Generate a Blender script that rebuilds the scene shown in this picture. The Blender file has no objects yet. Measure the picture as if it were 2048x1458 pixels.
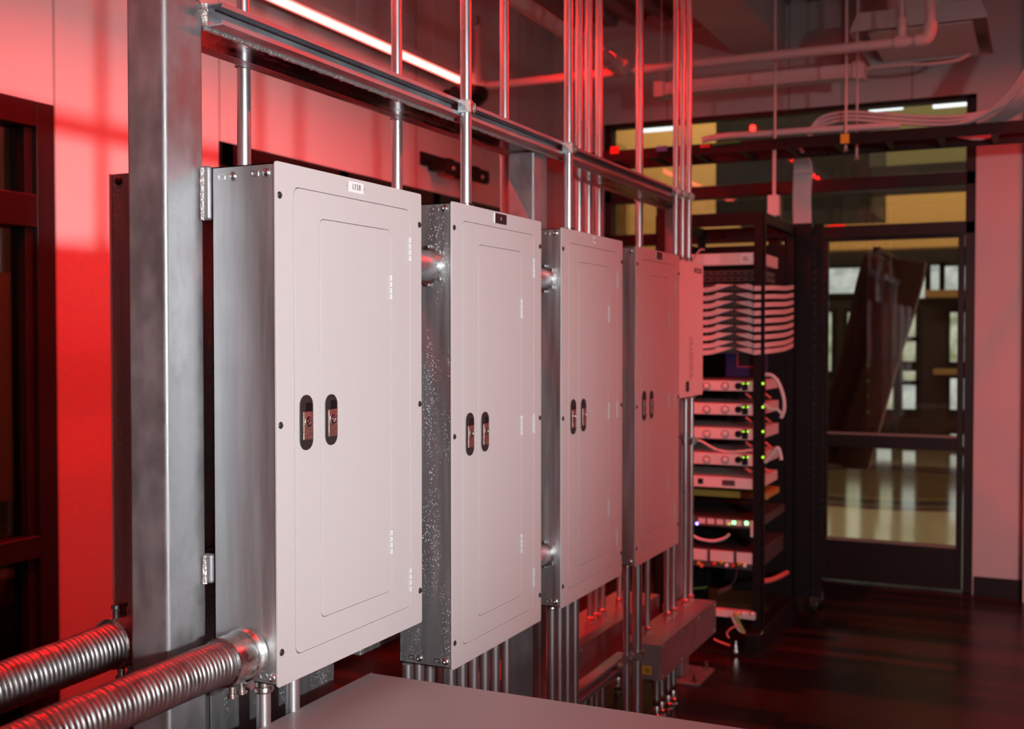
import bpy, bmesh, math, random
from mathutils import Vector, Matrix
random.seed(7)
sc = bpy.context.scene
COL = sc.collection
PI = math.pi
# ------------------------------------------------------------------ camera
CAMZ = 1.5
F = 2250.0
TH = math.atan(1056/F); PT = math.atan(54/F)
cam_d = bpy.data.cameras.new('camera'); cam = bpy.data.objects.new('camera', cam_d); COL.objects.link(cam)
cam.location = (0, 0, CAMZ); cam.rotation_euler = (PI/2-PT, 0, TH)
cam_d.sensor_width = 36; cam_d.lens = 36*F/2048
cam_d.clip_start = .02; cam_d.clip_end = 100
cam_d.dof.use_dof = True; cam_d.dof.focus_distance = 2.3; cam_d.dof.aperture_fstop = 4.0
sc.camera = cam
RT = Vector((math.cos(TH), math.sin(TH), 0)); FH = Vector((-math.sin(TH), math.cos(TH), 0))
FW = FH*math.cos(PT)+Vector((0, 0, -math.sin(PT))); UP = FH*math.sin(PT)+Vector((0, 0, math.cos(PT)))
CAM = Vector((0, 0, CAMZ))
def ray(px, py): return FW+RT*((px-1024)/F)+UP*((729-py)/F)
def aX(px, py, X): d = ray(px, py); return CAM+d*(X/d.x)
def aY(px, py, Y): d = ray(px, py); return CAM+d*(Y/d.y)
def aZ(px, py, Z): d = ray(px, py); return CAM+d*((Z-CAMZ)/d.z)
def yX(px, X, py=675): return aX(px, py, X).y       # the depth at which a plane X is met
def xY(px, Y, py=675): return aY(px, py, Y).x

# ------------------------------------------------------------------ materials
def new_mat(name):
    m = bpy.data.materials.new(name); m.use_nodes = True
    nt = m.node_tree; b = nt.nodes['Principled BSDF']
    return m, nt, b
def N(nt, t, **kw):
    n = nt.nodes.new(t)
    for k, v in kw.items():
        if k in n.inputs: n.inputs[k].default_value = v
        else: setattr(n, k, v)
    return n
def plain(name, col, rough=.5, metal=0, spec=.5, em=None, es=0, var=0, vs=8, bump=0, bs=60):
    m, nt, b = new_mat(name)
    c = (*col, 1) if len(col) == 3 else col
    b.inputs['Base Color'].default_value = c
    b.inputs['Roughness'].default_value = rough; b.inputs['Metallic'].default_value = metal
    b.inputs['Specular IOR Level'].default_value = spec
    tc = N(nt, 'ShaderNodeTexCoord')
    no = N(nt, 'ShaderNodeTexNoise', Scale=vs, Detail=5.0)
    nt.links.new(tc.outputs['Object'], no.inputs['Vector'])
    if var:
        mx = N(nt, 'ShaderNodeMix', data_type='RGBA')
        mx.inputs[6].default_value = tuple(x*(1-var) for x in c[:3])+(1,)
        mx.inputs[7].default_value = tuple(min(1, x*(1+var)) for x in c[:3])+(1,)
        nt.links.new(no.outputs['Fac'], mx.inputs[0]); nt.links.new(mx.outputs[2], b.inputs['Base Color'])
    if bump:
        n2 = N(nt, 'ShaderNodeTexNoise', Scale=bs, Detail=3.0); nt.links.new(tc.outputs['Object'], n2.inputs['Vector'])
        bp = N(nt, 'ShaderNodeBump', Strength=bump, Distance=.01); nt.links.new(n2.outputs['Fac'], bp.inputs['Height'])
        nt.links.new(bp.outputs['Normal'], b.inputs['Normal'])
    if em:
        b.inputs['Emission Color'].default_value = (*em, 1); b.inputs['Emission Strength'].default_value = es
    return m
def metal(name, col, r0, r1, scale=(6, 6, 6), detail=6, colvar=.15, bump=.05, bscale=40, metallic=1.0, contrast=(.35, .65)):
    m, nt, b = new_mat(name)
    tc = N(nt, 'ShaderNodeTexCoord'); mp = N(nt, 'ShaderNodeMapping'); mp.inputs['Scale'].default_value = scale
    nt.links.new(tc.outputs['Object'], mp.inputs['Vector'])
    no = N(nt, 'ShaderNodeTexNoise', Scale=1.0, Detail=detail, Roughness=.6); nt.links.new(mp.outputs['Vector'], no.inputs['Vector'])
    rg = N(nt, 'ShaderNodeMapRange'); rg.inputs[1].default_value = contrast[0]; rg.inputs[2].default_value = contrast[1]
    nt.links.new(no.outputs['Fac'], rg.inputs[0])
    mx = N(nt, 'ShaderNodeMix', data_type='RGBA')
    mx.inputs[6].default_value = tuple(x*(1-colvar) for x in col)+(1,)
    mx.inputs[7].default_value = tuple(min(1, x*(1+colvar)) for x in col)+(1,)
    nt.links.new(rg.outputs[0], mx.inputs[0]); nt.links.new(mx.outputs[2], b.inputs['Base Color'])
    rr = N(nt, 'ShaderNodeMapRange'); rr.inputs[3].default_value = r0; rr.inputs[4].default_value = r1
    nt.links.new(rg.outputs[0], rr.inputs[0]); nt.links.new(rr.outputs[0], b.inputs['Roughness'])
    b.inputs['Metallic'].default_value = metallic
    if bump:
        n2 = N(nt, 'ShaderNodeTexNoise', Scale=bscale, Detail=3.0); nt.links.new(tc.outputs['Object'], n2.inputs['Vector'])
        bp = N(nt, 'ShaderNodeBump', Strength=bump, Distance=.004); nt.links.new(n2.outputs['Fac'], bp.inputs['Height'])
        nt.links.new(bp.outputs['Normal'], b.inputs['Normal'])
    return m
M = {}
M['post'] = metal('hot_dip_galvanized', (.33, .33, .34), .46, .64, (16, 16, 9), 10, .16, .12, 60, .82, (.36, .64))
M['beam'] = metal('galvanized_beam', (.34, .335, .345), .15, .34, (20, 3, 20), 6, .25, .18, 50, 1.0)
M['strut'] = metal('galvanized_strut', (.46, .49, .52), .42, .6, (30, 4, 30), 6, .2, .1, 90, .85)
M['weld'] = plain('weld_metal', (.55, .52, .5), .45, .8, var=.35, vs=120, bump=.6, bs=160)
M['sheet'] = metal('galvanized_sheet', (.60, .62, .63), .40, .54, (40, 40, 2.2), 6, .12, .03, 60)
# dusty sheet steel: a galvanized face with pale vertical splashes
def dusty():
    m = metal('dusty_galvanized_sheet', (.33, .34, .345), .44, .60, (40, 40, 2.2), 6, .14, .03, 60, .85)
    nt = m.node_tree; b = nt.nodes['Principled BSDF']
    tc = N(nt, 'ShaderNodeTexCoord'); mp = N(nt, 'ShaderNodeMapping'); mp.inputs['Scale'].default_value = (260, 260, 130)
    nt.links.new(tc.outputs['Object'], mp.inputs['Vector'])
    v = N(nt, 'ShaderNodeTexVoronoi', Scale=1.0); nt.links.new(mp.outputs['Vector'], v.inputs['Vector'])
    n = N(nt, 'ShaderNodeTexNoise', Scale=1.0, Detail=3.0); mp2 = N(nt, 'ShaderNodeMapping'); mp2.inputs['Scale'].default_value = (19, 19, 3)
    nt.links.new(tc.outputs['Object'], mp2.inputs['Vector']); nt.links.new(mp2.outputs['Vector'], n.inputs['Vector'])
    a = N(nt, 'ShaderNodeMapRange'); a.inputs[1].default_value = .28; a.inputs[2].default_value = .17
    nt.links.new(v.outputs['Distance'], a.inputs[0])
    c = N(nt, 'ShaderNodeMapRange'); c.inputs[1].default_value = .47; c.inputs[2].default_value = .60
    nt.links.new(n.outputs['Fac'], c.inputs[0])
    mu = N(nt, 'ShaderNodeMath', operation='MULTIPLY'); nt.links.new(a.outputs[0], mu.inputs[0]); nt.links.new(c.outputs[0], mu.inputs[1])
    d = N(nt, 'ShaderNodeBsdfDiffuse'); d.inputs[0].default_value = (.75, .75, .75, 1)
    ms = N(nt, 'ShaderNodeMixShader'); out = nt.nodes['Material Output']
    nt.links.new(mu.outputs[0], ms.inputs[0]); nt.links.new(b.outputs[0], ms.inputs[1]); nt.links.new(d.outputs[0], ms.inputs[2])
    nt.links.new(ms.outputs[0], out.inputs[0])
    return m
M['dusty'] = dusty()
M['paint'] = plain('grey_enamel', (.56, .55, .545), .42, 0, .4, bump=.03, bs=900)
M['paint2'] = plain('pale_enamel', (.84, .82, .81), .45, 0, .4, bump=.03, bs=900)
M['gap'] = plain('cabinet_inside', (.03, .03, .03), .8)
M['emt'] = metal('conduit_steel', (.74, .75, .77), .27, .37, (30, 30, 3), 5, .08, .03, 120, .95)
M['zinc'] = metal('zinc_fitting', (.66, .66, .64), .2, .35, (60, 60, 60), 4, .1, .05, 200)
M['flex'] = metal('flexible_steel', (.27, .26, .257), .34, .48, (30, 30, 30), 5, .14, .05, 200)
M['tab'] = metal('latch_steel', (.62, .48, .42), .35, .55, (300, 300, 300), 3, .2, .3, 700)
M['latch'] = plain('latch_black', (.028, .022, .022), .45)
M['pocket'] = plain('latch_pocket', (.004, .006, .007), .35)
M['screw'] = plain('dark_screw', (.05, .045, .045), .4, .5)
M['hinge'] = plain('hinge_paint', (.57, .565, .56), .5)
M['paint3'] = plain('dull_grey_enamel', (.31, .30, .30), .5, 0, .4)
M['lab_w'] = plain('label_white', (.86, .86, .86), .4)
M['lab_b'] = plain('label_black', (.016, .014, .014), .35)
M['ink'] = plain('ink_black', (.02, .02, .02), .5)
M['inkw'] = plain('ink_white', (.8, .8, .8), .5)
M['yellow'] = plain('yellow_label', (.75, .48, .03), .5)
M['black'] = plain('black_powder_coat', (.009, .008, .009), .5, 0, .22)
M['blackp'] = plain('black_plastic', (.01, .01, .011), .38)
M['rubber'] = plain('rubber', (.012, .012, .012), .6)
M['frame'] = plain('bronze_frame', (.022, .012, .013), .38, .3)
M['white_pipe'] = plain('painted_pipe', (.62, .60, .58), .4)
M['white'] = plain('white_metal', (.72, .70, .69), .4)
M['grey_dev'] = plain('device_grey', (.74, .72, .71), .4, .1)
M['dark_dev'] = plain('device_dark', (.10, .095, .095), .4, .4)
M['cable'] = plain('pale_cable', (.62, .60, .60), .5)
M['cable_g'] = plain('green_cable', (.04, .28, .06), .5)
M['cable_y'] = plain('yellow_cable', (.55, .45, .05), .5)
M['cable_r'] = plain('red_cable', (.7, .2, .17), .5)
M['cable_k'] = plain('black_cable', (.015, .015, .015), .5)
M['blue'] = plain('blue_case', (.010, .012, .10), .45)
M['redtag'] = plain('red_plastic', (.7, .06, .03), .4)
M['purple'] = plain('purple_label', (.35, .2, .6), .5)
M['yel_strip'] = plain('yellow_strip', (.42, .30, .05), .5)
M['tan'] = plain('hall_tan_paint', (.46, .27, .085), .7)
M['olive'] = plain('hall_tan_dimmed', (.11, .10, .035), .7)  # bulkhead tan darkened to olive where the hall light fades upward
M['hall_dark'] = plain('hall_dark_brown', (.035, .025, .024), .5)
M['hall_black'] = plain('hall_black', (.008, .006, .006), .6)
M['oak'] = plain('hall_wood', (.45, .27, .10), .5)
M['sheetk'] = plain('dark_brown_vinyl', (.060, .024, .019), .6, 0, .04)
M['rim'] = plain('vinyl_edge', (.25, .19, .16), .4)
def emis(name, col, s):
    m = bpy.data.materials.new(name); m.use_nodes = True; nt = m.node_tree
    nt.nodes.remove(nt.nodes['Principled BSDF']); e = N(nt, 'ShaderNodeEmission'); e.inputs[0].default_value = (*col, 1); e.inputs[1].default_value = s
    nt.links.new(e.outputs[0], nt.nodes['Material Output'].inputs[0]); return m
M['led'] = emis('red_led_lens', (1, .10, .085), 12)
M['led2'] = emis('added_red_lens_right', (1, .008, .007), 330)
M['led4'] = emis('added_red_lens_cabinet', (1, .008, .007), 85)
M['led3'] = emis('added_red_lens_rear', (1, .006, .005), 400)
M['gled'] = emis('green_led', (.15, 1, .22), 7)
M['yled'] = emis('lime_led', (.5, 1, .05), 1.6)
M['rled'] = emis('red_sign_lens', (1, .02, .01), 2.5)
M['bled'] = emis('blue_led', (.25, .2, 1), 7)
M['highlight_glow'] = emis('added_highlight_glow', (1, .98, .96), 2.5)  # glow of the added right wall window
M['dull'] = metal('dull_galvanized', (.30, .285, .295), .36, .5, (12, 12, 12), 6, .14, .05, 60, .45)
M['tube'] = emis('hall_tube', (.8, .92, 1), 2.2)
# window panes of the far hall: daylight with the grounds beyond
def daylight(name, kind):
    m = bpy.data.materials.new(name); m.use_nodes = True; nt = m.node_tree
    nt.nodes.remove(nt.nodes['Principled BSDF']); e = N(nt, 'ShaderNodeEmission')
    tc = N(nt, 'ShaderNodeTexCoord'); no = N(nt, 'ShaderNodeTexNoise', Scale=5.0, Detail=6.0); nt.links.new(tc.outputs['Object'], no.inputs['Vector'])
    cr = N(nt, 'ShaderNodeValToRGB'); r = cr.color_ramp
    if kind == 'sky':
        r.elements[0].color = (.45, .52, .50, 1); r.elements[1].color = (.85, .92, .88, 1)
    else:
        r.elements[0].color = (.25, .28, .13, 1); r.elements[1].color = (.75, .80, .66, 1)
    r.elements[0].position = .35; r.elements[1].position = .62
    nt.links.new(no.outputs['Fac'], cr.inputs[0]); nt.links.new(cr.outputs[0], e.inputs[0]); e.inputs[1].default_value = .95
    nt.links.new(e.outputs[0], nt.nodes['Material Output'].inputs[0]); return m
M['sky'] = daylight('daylight_sky', 'sky'); M['grounds'] = daylight('daylight_grounds', 'g')
def glass_mat(name, tint=(1, 1, 1), refl=1.0):
    m = bpy.data.materials.new(name); m.use_nodes = True; nt = m.node_tree
    nt.nodes.remove(nt.nodes['Principled BSDF'])
    t = N(nt, 'ShaderNodeBsdfTransparent'); t.inputs[0].default_value = (*tint, 1)
    g = N(nt, 'ShaderNodeBsdfGlossy'); g.inputs['Roughness'].default_value = .02; g.inputs[0].default_value = (1, 1, 1, 1)
    fr = N(nt, 'ShaderNodeFresnel', IOR=1.5)
    mu = N(nt, 'ShaderNodeMath', operation='MULTIPLY'); mu.inputs[1].default_value = refl; nt.links.new(fr.outputs[0], mu.inputs[0])
    ms = N(nt, 'ShaderNodeMixShader'); nt.links.new(mu.outputs[0], ms.inputs[0])
    nt.links.new(t.outputs[0], ms.inputs[1]); nt.links.new(g.outputs[0], ms.inputs[2]); nt.links.new(ms.outputs[0], nt.nodes['Material Output'].inputs[0])
    return m
M['glass'] = glass_mat('window_glass', (.86, .84, .80), 1.0)
M['glass_d'] = glass_mat('tinted_glass', (.45, .40, .36), 1.0)
# painted wall panels with seams at given positions along one axis
def wall_mat(name, col, axis, seams, w=.006):
    m, nt, b = new_mat(name)
    b.inputs['Roughness'].default_value = .6; b.inputs['Specular IOR Level'].default_value = .3
    g = N(nt, 'ShaderNodeNewGeometry'); sp = N(nt, 'ShaderNodeSeparateXYZ'); nt.links.new(g.outputs['Position'], sp.inputs[0])
    prev = None
    for s in seams:
        cm = N(nt, 'ShaderNodeMath', operation='COMPARE'); cm.inputs[1].default_value = s; cm.inputs[2].default_value = w
        nt.links.new(sp.outputs[axis], cm.inputs[0])
        if prev is None: prev = cm
        else:
            a = N(nt, 'ShaderNodeMath', operation='MAXIMUM'); nt.links.new(prev.outputs[0], a.inputs[0]); nt.links.new(cm.outputs[0], a.inputs[1]); prev = a
    mx = N(nt, 'ShaderNodeMix', data_type='RGBA'); mx.inputs[6].default_value = (*col, 1); mx.inputs[7].default_value = (*[c*.6 for c in col], 1)
    if prev: nt.links.new(prev.outputs[0], mx.inputs[0])
    else: mx.inputs[0].default_value = 0
    nt.links.new(mx.outputs[2], b.inputs['Base Color']); return m
M['wall_l'] = wall_mat('painted_wall_panels', (.66, .65, .64), 1, [2.78, 3.62, 1.5, .3, 5.2, 6.5, -1, -2.2])
M['wall_b'] = wall_mat('painted_back_wall', (.60, .58, .57), 0, [-2.2, -1.42, -1.1, -.7])
M['wall_o'] = plain('painted_wall', (.62, .61, .60), .6)
M['wall_d'] = plain('dark_painted_wall', (.20, .19, .19), .6)
def deck():
    m, nt, b = new_mat('ceiling_deck'); b.inputs['Base Color'].default_value = (.30, .28, .27, 1); b.inputs['Roughness'].default_value = .55
    return m
M['deck'] = deck()
def planks():
    m, nt, b = new_mat('dark_plank_floor')
    g = N(nt, 'ShaderNodeNewGeometry'); mp = N(nt, 'ShaderNodeMapping'); nt.links.new(g.outputs['Position'], mp.inputs['Vector'])
    br = N(nt, 'ShaderNodeTexBrick'); br.offset = .37
    br.inputs['Scale'].default_value = 1.0; br.inputs['Brick Width'].default_value = .9; br.inputs['Row Height'].default_value = .09
    br.inputs['Mortar Size'].default_value = .0012; br.inputs['Color1'].default_value = (.009, .003, .002, 1); br.inputs['Color2'].default_value = (.062, .016, .009, 1)
    br.inputs['Mortar'].default_value = (.006, .003, .003, 1); br.inputs['Bias'].default_value = -.25
    nt.links.new(mp.outputs['Vector'], br.inputs['Vector'])
    no = N(nt, 'ShaderNodeTexNoise', Scale=1.0, Detail=6.0); m2 = N(nt, 'ShaderNodeMapping'); m2.inputs['Scale'].default_value = (3, 60, 1)
    nt.links.new(g.outputs['Position'], m2.inputs['Vector']); nt.links.new(m2.outputs['Vector'], no.inputs['Vector'])
    mx = N(nt, 'ShaderNodeMix', data_type='RGBA', blend_type='MULTIPLY'); mx.inputs[0].default_value = .6
    cr = N(nt, 'ShaderNodeValToRGB'); cr.color_ramp.elements[0].color = (.45, .45, .45, 1); cr.color_ramp.elements[0].position = .3; cr.color_ramp.elements[1].position = .7
    nt.links.new(no.outputs['Fac'], cr.inputs[0]); nt.links.new(br.outputs['Color'], mx.inputs[6]); nt.links.new(cr.outputs[0], mx.inputs[7])
    nt.links.new(mx.outputs[2], b.inputs['Base Color']); b.inputs['Roughness'].default_value = .27; b.inputs['Specular IOR Level'].default_value = .13
    return m
M['floor'] = planks()
def court(c, r):
    m, nt, b = new_mat('polished_hall_floor')
    g = N(nt, 'ShaderNodeNewGeometry'); su = N(nt, 'ShaderNodeVectorMath', operation='SUBTRACT'); su.inputs[1].default_value = c
    nt.links.new(g.outputs['Position'], su.inputs[0])
    ln = N(nt, 'ShaderNodeVectorMath', operation='LENGTH'); nt.links.new(su.outputs[0], ln.inputs[0])
    dv = N(nt, 'ShaderNodeMath', operation='DIVIDE'); dv.inputs[1].default_value = r; nt.links.new(ln.outputs['Value'], dv.inputs[0])
    cr = N(nt, 'ShaderNodeValToRGB'); e = cr.color_ramp; e.interpolation = 'CONSTANT'
    e.elements[0].position = 0; e.elements[0].color = (.16, .09, .035, 1)
    e.elements[1].position = .97; e.elements[1].color = (.58, .48, .31, 1)
    for p, col in ((.55, (.30, .18, .07)), (.62, (.05, .03, .03)), (.80, (.30, .20, .09)), (.84, (.04, .04, .07)), (.90, (.22, .05, .03))):
        k = e.elements.new(p); k.color = (*col, 1)
    nt.links.new(dv.outputs[0], cr.inputs[0]); nt.links.new(cr.outputs[0], b.inputs['Base Color'])
    b.inputs['Roughness'].default_value = .16; b.inputs['Specular IOR Level'].default_value = 1.0; b.inputs['Coat Weight'].default_value = 1.0; b.inputs['Coat Roughness'].default_value = .10
    return m

# ------------------------------------------------------------------ mesh builder
class MB:
    def __init__(s): s.v = []; s.f = []
    def add(s, vs, fs):
        o = len(s.v); s.v += [Vector(v) for v in vs]; s.f += [tuple(i+o for i in f) for f in fs]; return s
    def box(s, x0, x1, y0, y1, z0, z1):
        vs = [(x, y, z) for z in (z0, z1) for y in (y0, y1) for x in (x0, x1)]
        return s.add(vs, [(0, 2, 3, 1), (4, 5, 7, 6), (0, 1, 5, 4), (2, 6, 7, 3), (0, 4, 6, 2), (1, 3, 7, 5)])
    def prof(s, path, radii, n=16, caps=True):
        path = [Vector(p) for p in path]; k = len(path); rings = []
        if not hasattr(radii, '__len__'): radii = [radii]*k
        up = None
        for i, p in enumerate(path):
            t = (path[min(i+1, k-1)]-path[max(i-1, 0)])
            if t.length < 1e-9: t = Vector((0, 0, 1))
            t.normalize()
            if up is None:
                a = Vector((1, 0, 0)) if abs(t.x) < .8 else Vector((0, 1, 0)); up = (a-t*a.dot(t)).normalized()
            else:
                up = (up-t*up.dot(t)); up.normalize()
            w = t.cross(up)
            rings.append([p+(up*math.cos(2*PI*j/n)+w*math.sin(2*PI*j/n))*radii[i] for j in range(n)])
        vs = [v for r in rings for v in r]
        fs = [(i*n+j, i*n+(j+1) % n, (i+1)*n+(j+1) % n, (i+1)*n+j) for i in range(k-1) for j in range(n)]
        if caps: fs += [tuple(range(n-1, -1, -1)), tuple((k-1)*n+j for j in range(n))]
        return s.add(vs, fs)
    def cyl(s, p0, p1, r, n=16, r2=None): return s.prof([p0, p1], [r, r if r2 is None else r2], n)
    def lathe(s, p, axis, prof, n=20):        # prof: (distance along axis, radius)
        p = Vector(p); a = Vector(axis).normalized(); path = []; rad = []
        for d, r in prof: path.append(p+a*d); rad.append(max(r, 1e-4))
        b = Vector((1, 0, 0)) if abs(a.x) < .8 else Vector((0, 1, 0)); u = (b-a*b.dot(a)).normalized(); w = a.cross(u)
        vs = [q+(u*math.cos(2*PI*j/n)+w*math.sin(2*PI*j/n))*r for q, r in zip(path, rad) for j in range(n)]
        k = len(path)
        fs = [(i*n+j, i*n+(j+1) % n, (i+1)*n+(j+1) % n, (i+1)*n+j) for i in range(k-1) for j in range(n)]
        fs += [tuple(range(n-1, -1, -1)), tuple((k-1)*n+j for j in range(n))]
        return s.add(vs, fs)
    def prism(s, pts, d):                      # pts: planar 3D polygon; d: extrusion vector
        d = Vector(d); n = len(pts); vs = [Vector(p) for p in pts]; vs += [v+d for v in vs]
        fs = [tuple(range(n)), tuple(range(2*n-1, n-1, -1))]+[(i, (i+1) % n, (i+1) % n+n, i+n) for i in range(n)]
        return s.add(vs, fs)
    def ring(s, O, I, d):                      # plate with a hole: outer and inner loops of equal length
        n = len(O); d = Vector(d); vs = [Vector(p) for p in O]+[Vector(p) for p in I]; vs += [v+d for v in vs]
        fs = []
        for i in range(n):
            j = (i+1) % n
            fs += [(i, j, n+j, n+i), (2*n+i, 2*n+j, 3*n+j, 3*n+i), (i, j, 2*n+j, 2*n+i), (n+i, n+j, 3*n+j, 3*n+i)]
        return s.add(vs, fs)
ORG = {}
def build(name, mb, mat, parent=None, bevel=0, smooth=True, seg=2):
    bm = bmesh.new(); vs = [bm.verts.new(v) for v in mb.v]
    for f in mb.f:
        try: bm.faces.new([vs[i] for i in f])
        except ValueError: pass
    bmesh.ops.recalc_face_normals(bm, faces=bm.faces)
    if parent is None:
        xs = [v.co for v in bm.verts]
        off = Vector(((min(c.x for c in xs)+max(c.x for c in xs))/2, (min(c.y for c in xs)+max(c.y for c in xs))/2, min(c.z for c in xs)))
    else: off = ORG[parent.name]
    for v in bm.verts: v.co -= off
    me = bpy.data.meshes.new(name); bm.to_mesh(me); bm.free()
    if smooth:
        me.shade_smooth(); me.set_sharp_from_angle(angle=math.radians(38))
    me.materials.append(mat)
    o = bpy.data.objects.new(name, me); COL.objects.link(o)
    ORG[o.name] = off
    if parent is None: o.location = off
    else: o.parent = parent
    if bevel:
        b = o.modifiers.new('bevel', 'BEVEL'); b.width = bevel; b.segments = seg; b.limit_method = 'ANGLE'; b.angle_limit = math.radians(40); w = o.modifiers.new('normals', 'WEIGHTED_NORMAL'); w.mode = 'FACE_AREA'; w.weight = 100; w.thresh = .01; w.keep_sharp = False
        for e in me.attributes:
            if e.name == 'sharp_edge': me.attributes.remove(e); break
    return o
def tag(o, label, cat, group=None, kind=None):
    o['label'] = label; o['category'] = cat
    if group: o['group'] = group
    if kind: o['kind'] = kind
    return o
def thing(name, label, cat, loc, group=None, kind=None):
    o = bpy.data.objects.new(name, None); COL.objects.link(o); o.location = loc; o.empty_display_size = .05
    ORG[o.name] = Vector(loc); return tag(o, label, cat, group, kind)
def struct(name, mb, mat, label, cat, bevel=0): return tag(build(name, mb, mat, None, bevel, smooth=False), label, cat, None, 'structure')
def rr(a0, a1, b0, b1, r, n=6):                 # rounded rectangle, 4*(n+1) points
    out = []
    for cx, cy, s in ((a1-r, b0+r, -PI/2), (a1-r, b1-r, 0), (a0+r, b1-r, PI/2), (a0+r, b0+r, PI)):
        for i in range(n+1):
            t = s+PI/2*i/n; out.append((cx+r*math.cos(t), cy+r*math.sin(t)))
    return out
def yz(pts, x): return [(x, a, b) for a, b in pts]
def xz(pts, y): return [(a, y, b) for a, b in pts]
def text_mb(s, size, o, right, up, align='CENTER', thick=.0004):
    cu = bpy.data.curves.new('t', 'FONT'); cu.body = s; cu.size = size; cu.align_x = align; cu.align_y = 'CENTER'; cu.extrude = thick; cu.space_character = 1.35; cu.offset = -.016*size
    ob = bpy.data.objects.new('t', cu); COL.objects.link(ob)
    dg = bpy.context.evaluated_depsgraph_get(); me = bpy.data.meshes.new_from_object(ob.evaluated_get(dg))
    r = Vector(right).normalized(); u = Vector(up).normalized(); nrm = r.cross(u); o = Vector(o)
    mb = MB(); mb.add([o+r*v.co.x*.70+u*v.co.y+nrm*v.co.z for v in me.vertices], [tuple(p.vertices) for p in me.polygons])
    bpy.data.objects.remove(ob); bpy.data.curves.remove(cu); bpy.data.meshes.remove(me); return mb
def spline(pts, n=12):
    P = [Vector(p) for p in pts]; out = []
    for i in range(len(P)-1):
        p0 = P[max(i-1, 0)]; p1 = P[i]; p2 = P[i+1]; p3 = P[min(i+2, len(P)-1)]
        for k in range(n):
            t = k/n; out.append(.5*((2*p1)+(p2-p0)*t+(2*p0-5*p1+4*p2-p3)*t*t+(-p0+3*p1-3*p2+p3)*t**3))
    out.append(P[-1]); return out

# ------------------------------------------------------------------ the room
XL, YB, ZC = -3.0, 7.05, 3.55
XR, YF = 3.4, -3.6
W1 = (-.22, 2.77, 0.02, 2.275)      # left wall, near glazing (y0,y1,z0,z1)
W2 = (3.615, 6.28, .25, 2.29)       # left wall, far window
GX0, GX1, GZ1 = -2.64, -.345, 2.91  # back wall glazing
struct('floor', MB().box(XL-.2, XR+.2, YF-.2, YB+.12, -.08, 0), M['floor'], 'dark wood plank floor of the equipment room', 'floor')
mb = MB()
mb.box(XL-.16, XL, YF, W1[0], 0, ZC+.1).box(XL-.16, XL, W1[0], W1[1], W1[3], ZC+.1).box(XL-.16, XL, W1[1], W2[0], 0, ZC+.1)
mb.box(XL-.16, XL, W2[0], W2[1], W2[3], ZC+.1).box(XL-.16, XL, W2[0], W2[1], 0, W2[2]).box(XL-.16, XL, W2[1], YB+.15, 0, ZC+.1)
struct('wall_left', mb, M['wall_l'], 'white panelled left wall glowing red under the light strip', 'wall')
mb = MB().box(XL, GX0, YB, YB+.15, 0, ZC+.1).box(GX0, GX1, YB, YB+.15, GZ1, ZC+.1).box(GX1, XR, YB, YB+.15, 0, ZC+.1)
struct('wall_back', mb, M['wall_b'], 'pale back wall around the dark framed glazing', 'wall')
struct('wall_right', MB().box(XR, XR+.15, YF, YB+.15, 0, ZC+.1), M['wall_d'], 'plain painted right wall of the room', 'wall')
struct('wall_front', MB().box(XL, XR, YF-.15, YF, 0, ZC+.1), M['wall_d'], 'plain painted wall opposite the glazing', 'wall')
mb = MB()
pts = []; n = 34; 
for i in range(n):
    x = XL+(XR-XL)*i/n; w = (XR-XL)/n
    pts += [(x, 0, ZC), (x+w*.40, 0, ZC), (x+w*.5, 0, ZC+.045), (x+w*.9, 0, ZC+.045)]
pts += [(XR, 0, ZC), (XR, 0, ZC+.16), (XL, 0, ZC+.16)]
mb.prism([(a, YF, c) for a, b, c in pts], (0, YB-YF, 0))
struct('ceiling', mb, M['deck'], 'dark corrugated metal deck ceiling', 'ceiling')
struct('trim_1', MB().box(-1.76, -1.44, YF, YB, 3.28, ZC), M['wall_o'], 'deep boxed ceiling beam running toward the back wall', 'beam')
struct('baseboard_back', MB().box(GX1+.01, XR, YB-.014, YB, 0, .11), M['frame'], 'black baseboard under the pink back wall', 'baseboard')
struct('baseboard_left', MB().box(XL, XL+.014, W1[1]+.01, YB-.02, 0, .10), M['frame'], 'dark baseboard along the red lit left wall', 'baseboard')
# pilaster at the right end of the back wall
struct('trim_2', MB().box(-.075, .16, YB-.09, YB, .0, ZC), M['wall_o'], 'narrow painted pilaster on back wall at the right picture edge', 'pilaster')

# unseen window added in the right wall for white highlights on the conduits
w = thing('window_40', 'added unseen glowing window in the right wall, behind the camera', 'window', (XR, -1.4, .8), kind='structure')
build('pane', MB().box(XR-.012, XR-.004, -2.5, -.3, .85, 3.35), M['highlight_glow'], w, 0, False)
m_ = MB()
for (a, b, c, e) in ((-2.56, -.24, .79, .85), (-2.56, -.24, 3.35, 3.41), (-2.56, -2.5, .85, 3.35), (-.3, -.24, .85, 3.35), (-1.42, -1.38, .85, 3.35)): m_.box(XR-.04, XR-.002, a, b, c, e)
build('frame', m_, M['frame'], w)
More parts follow.
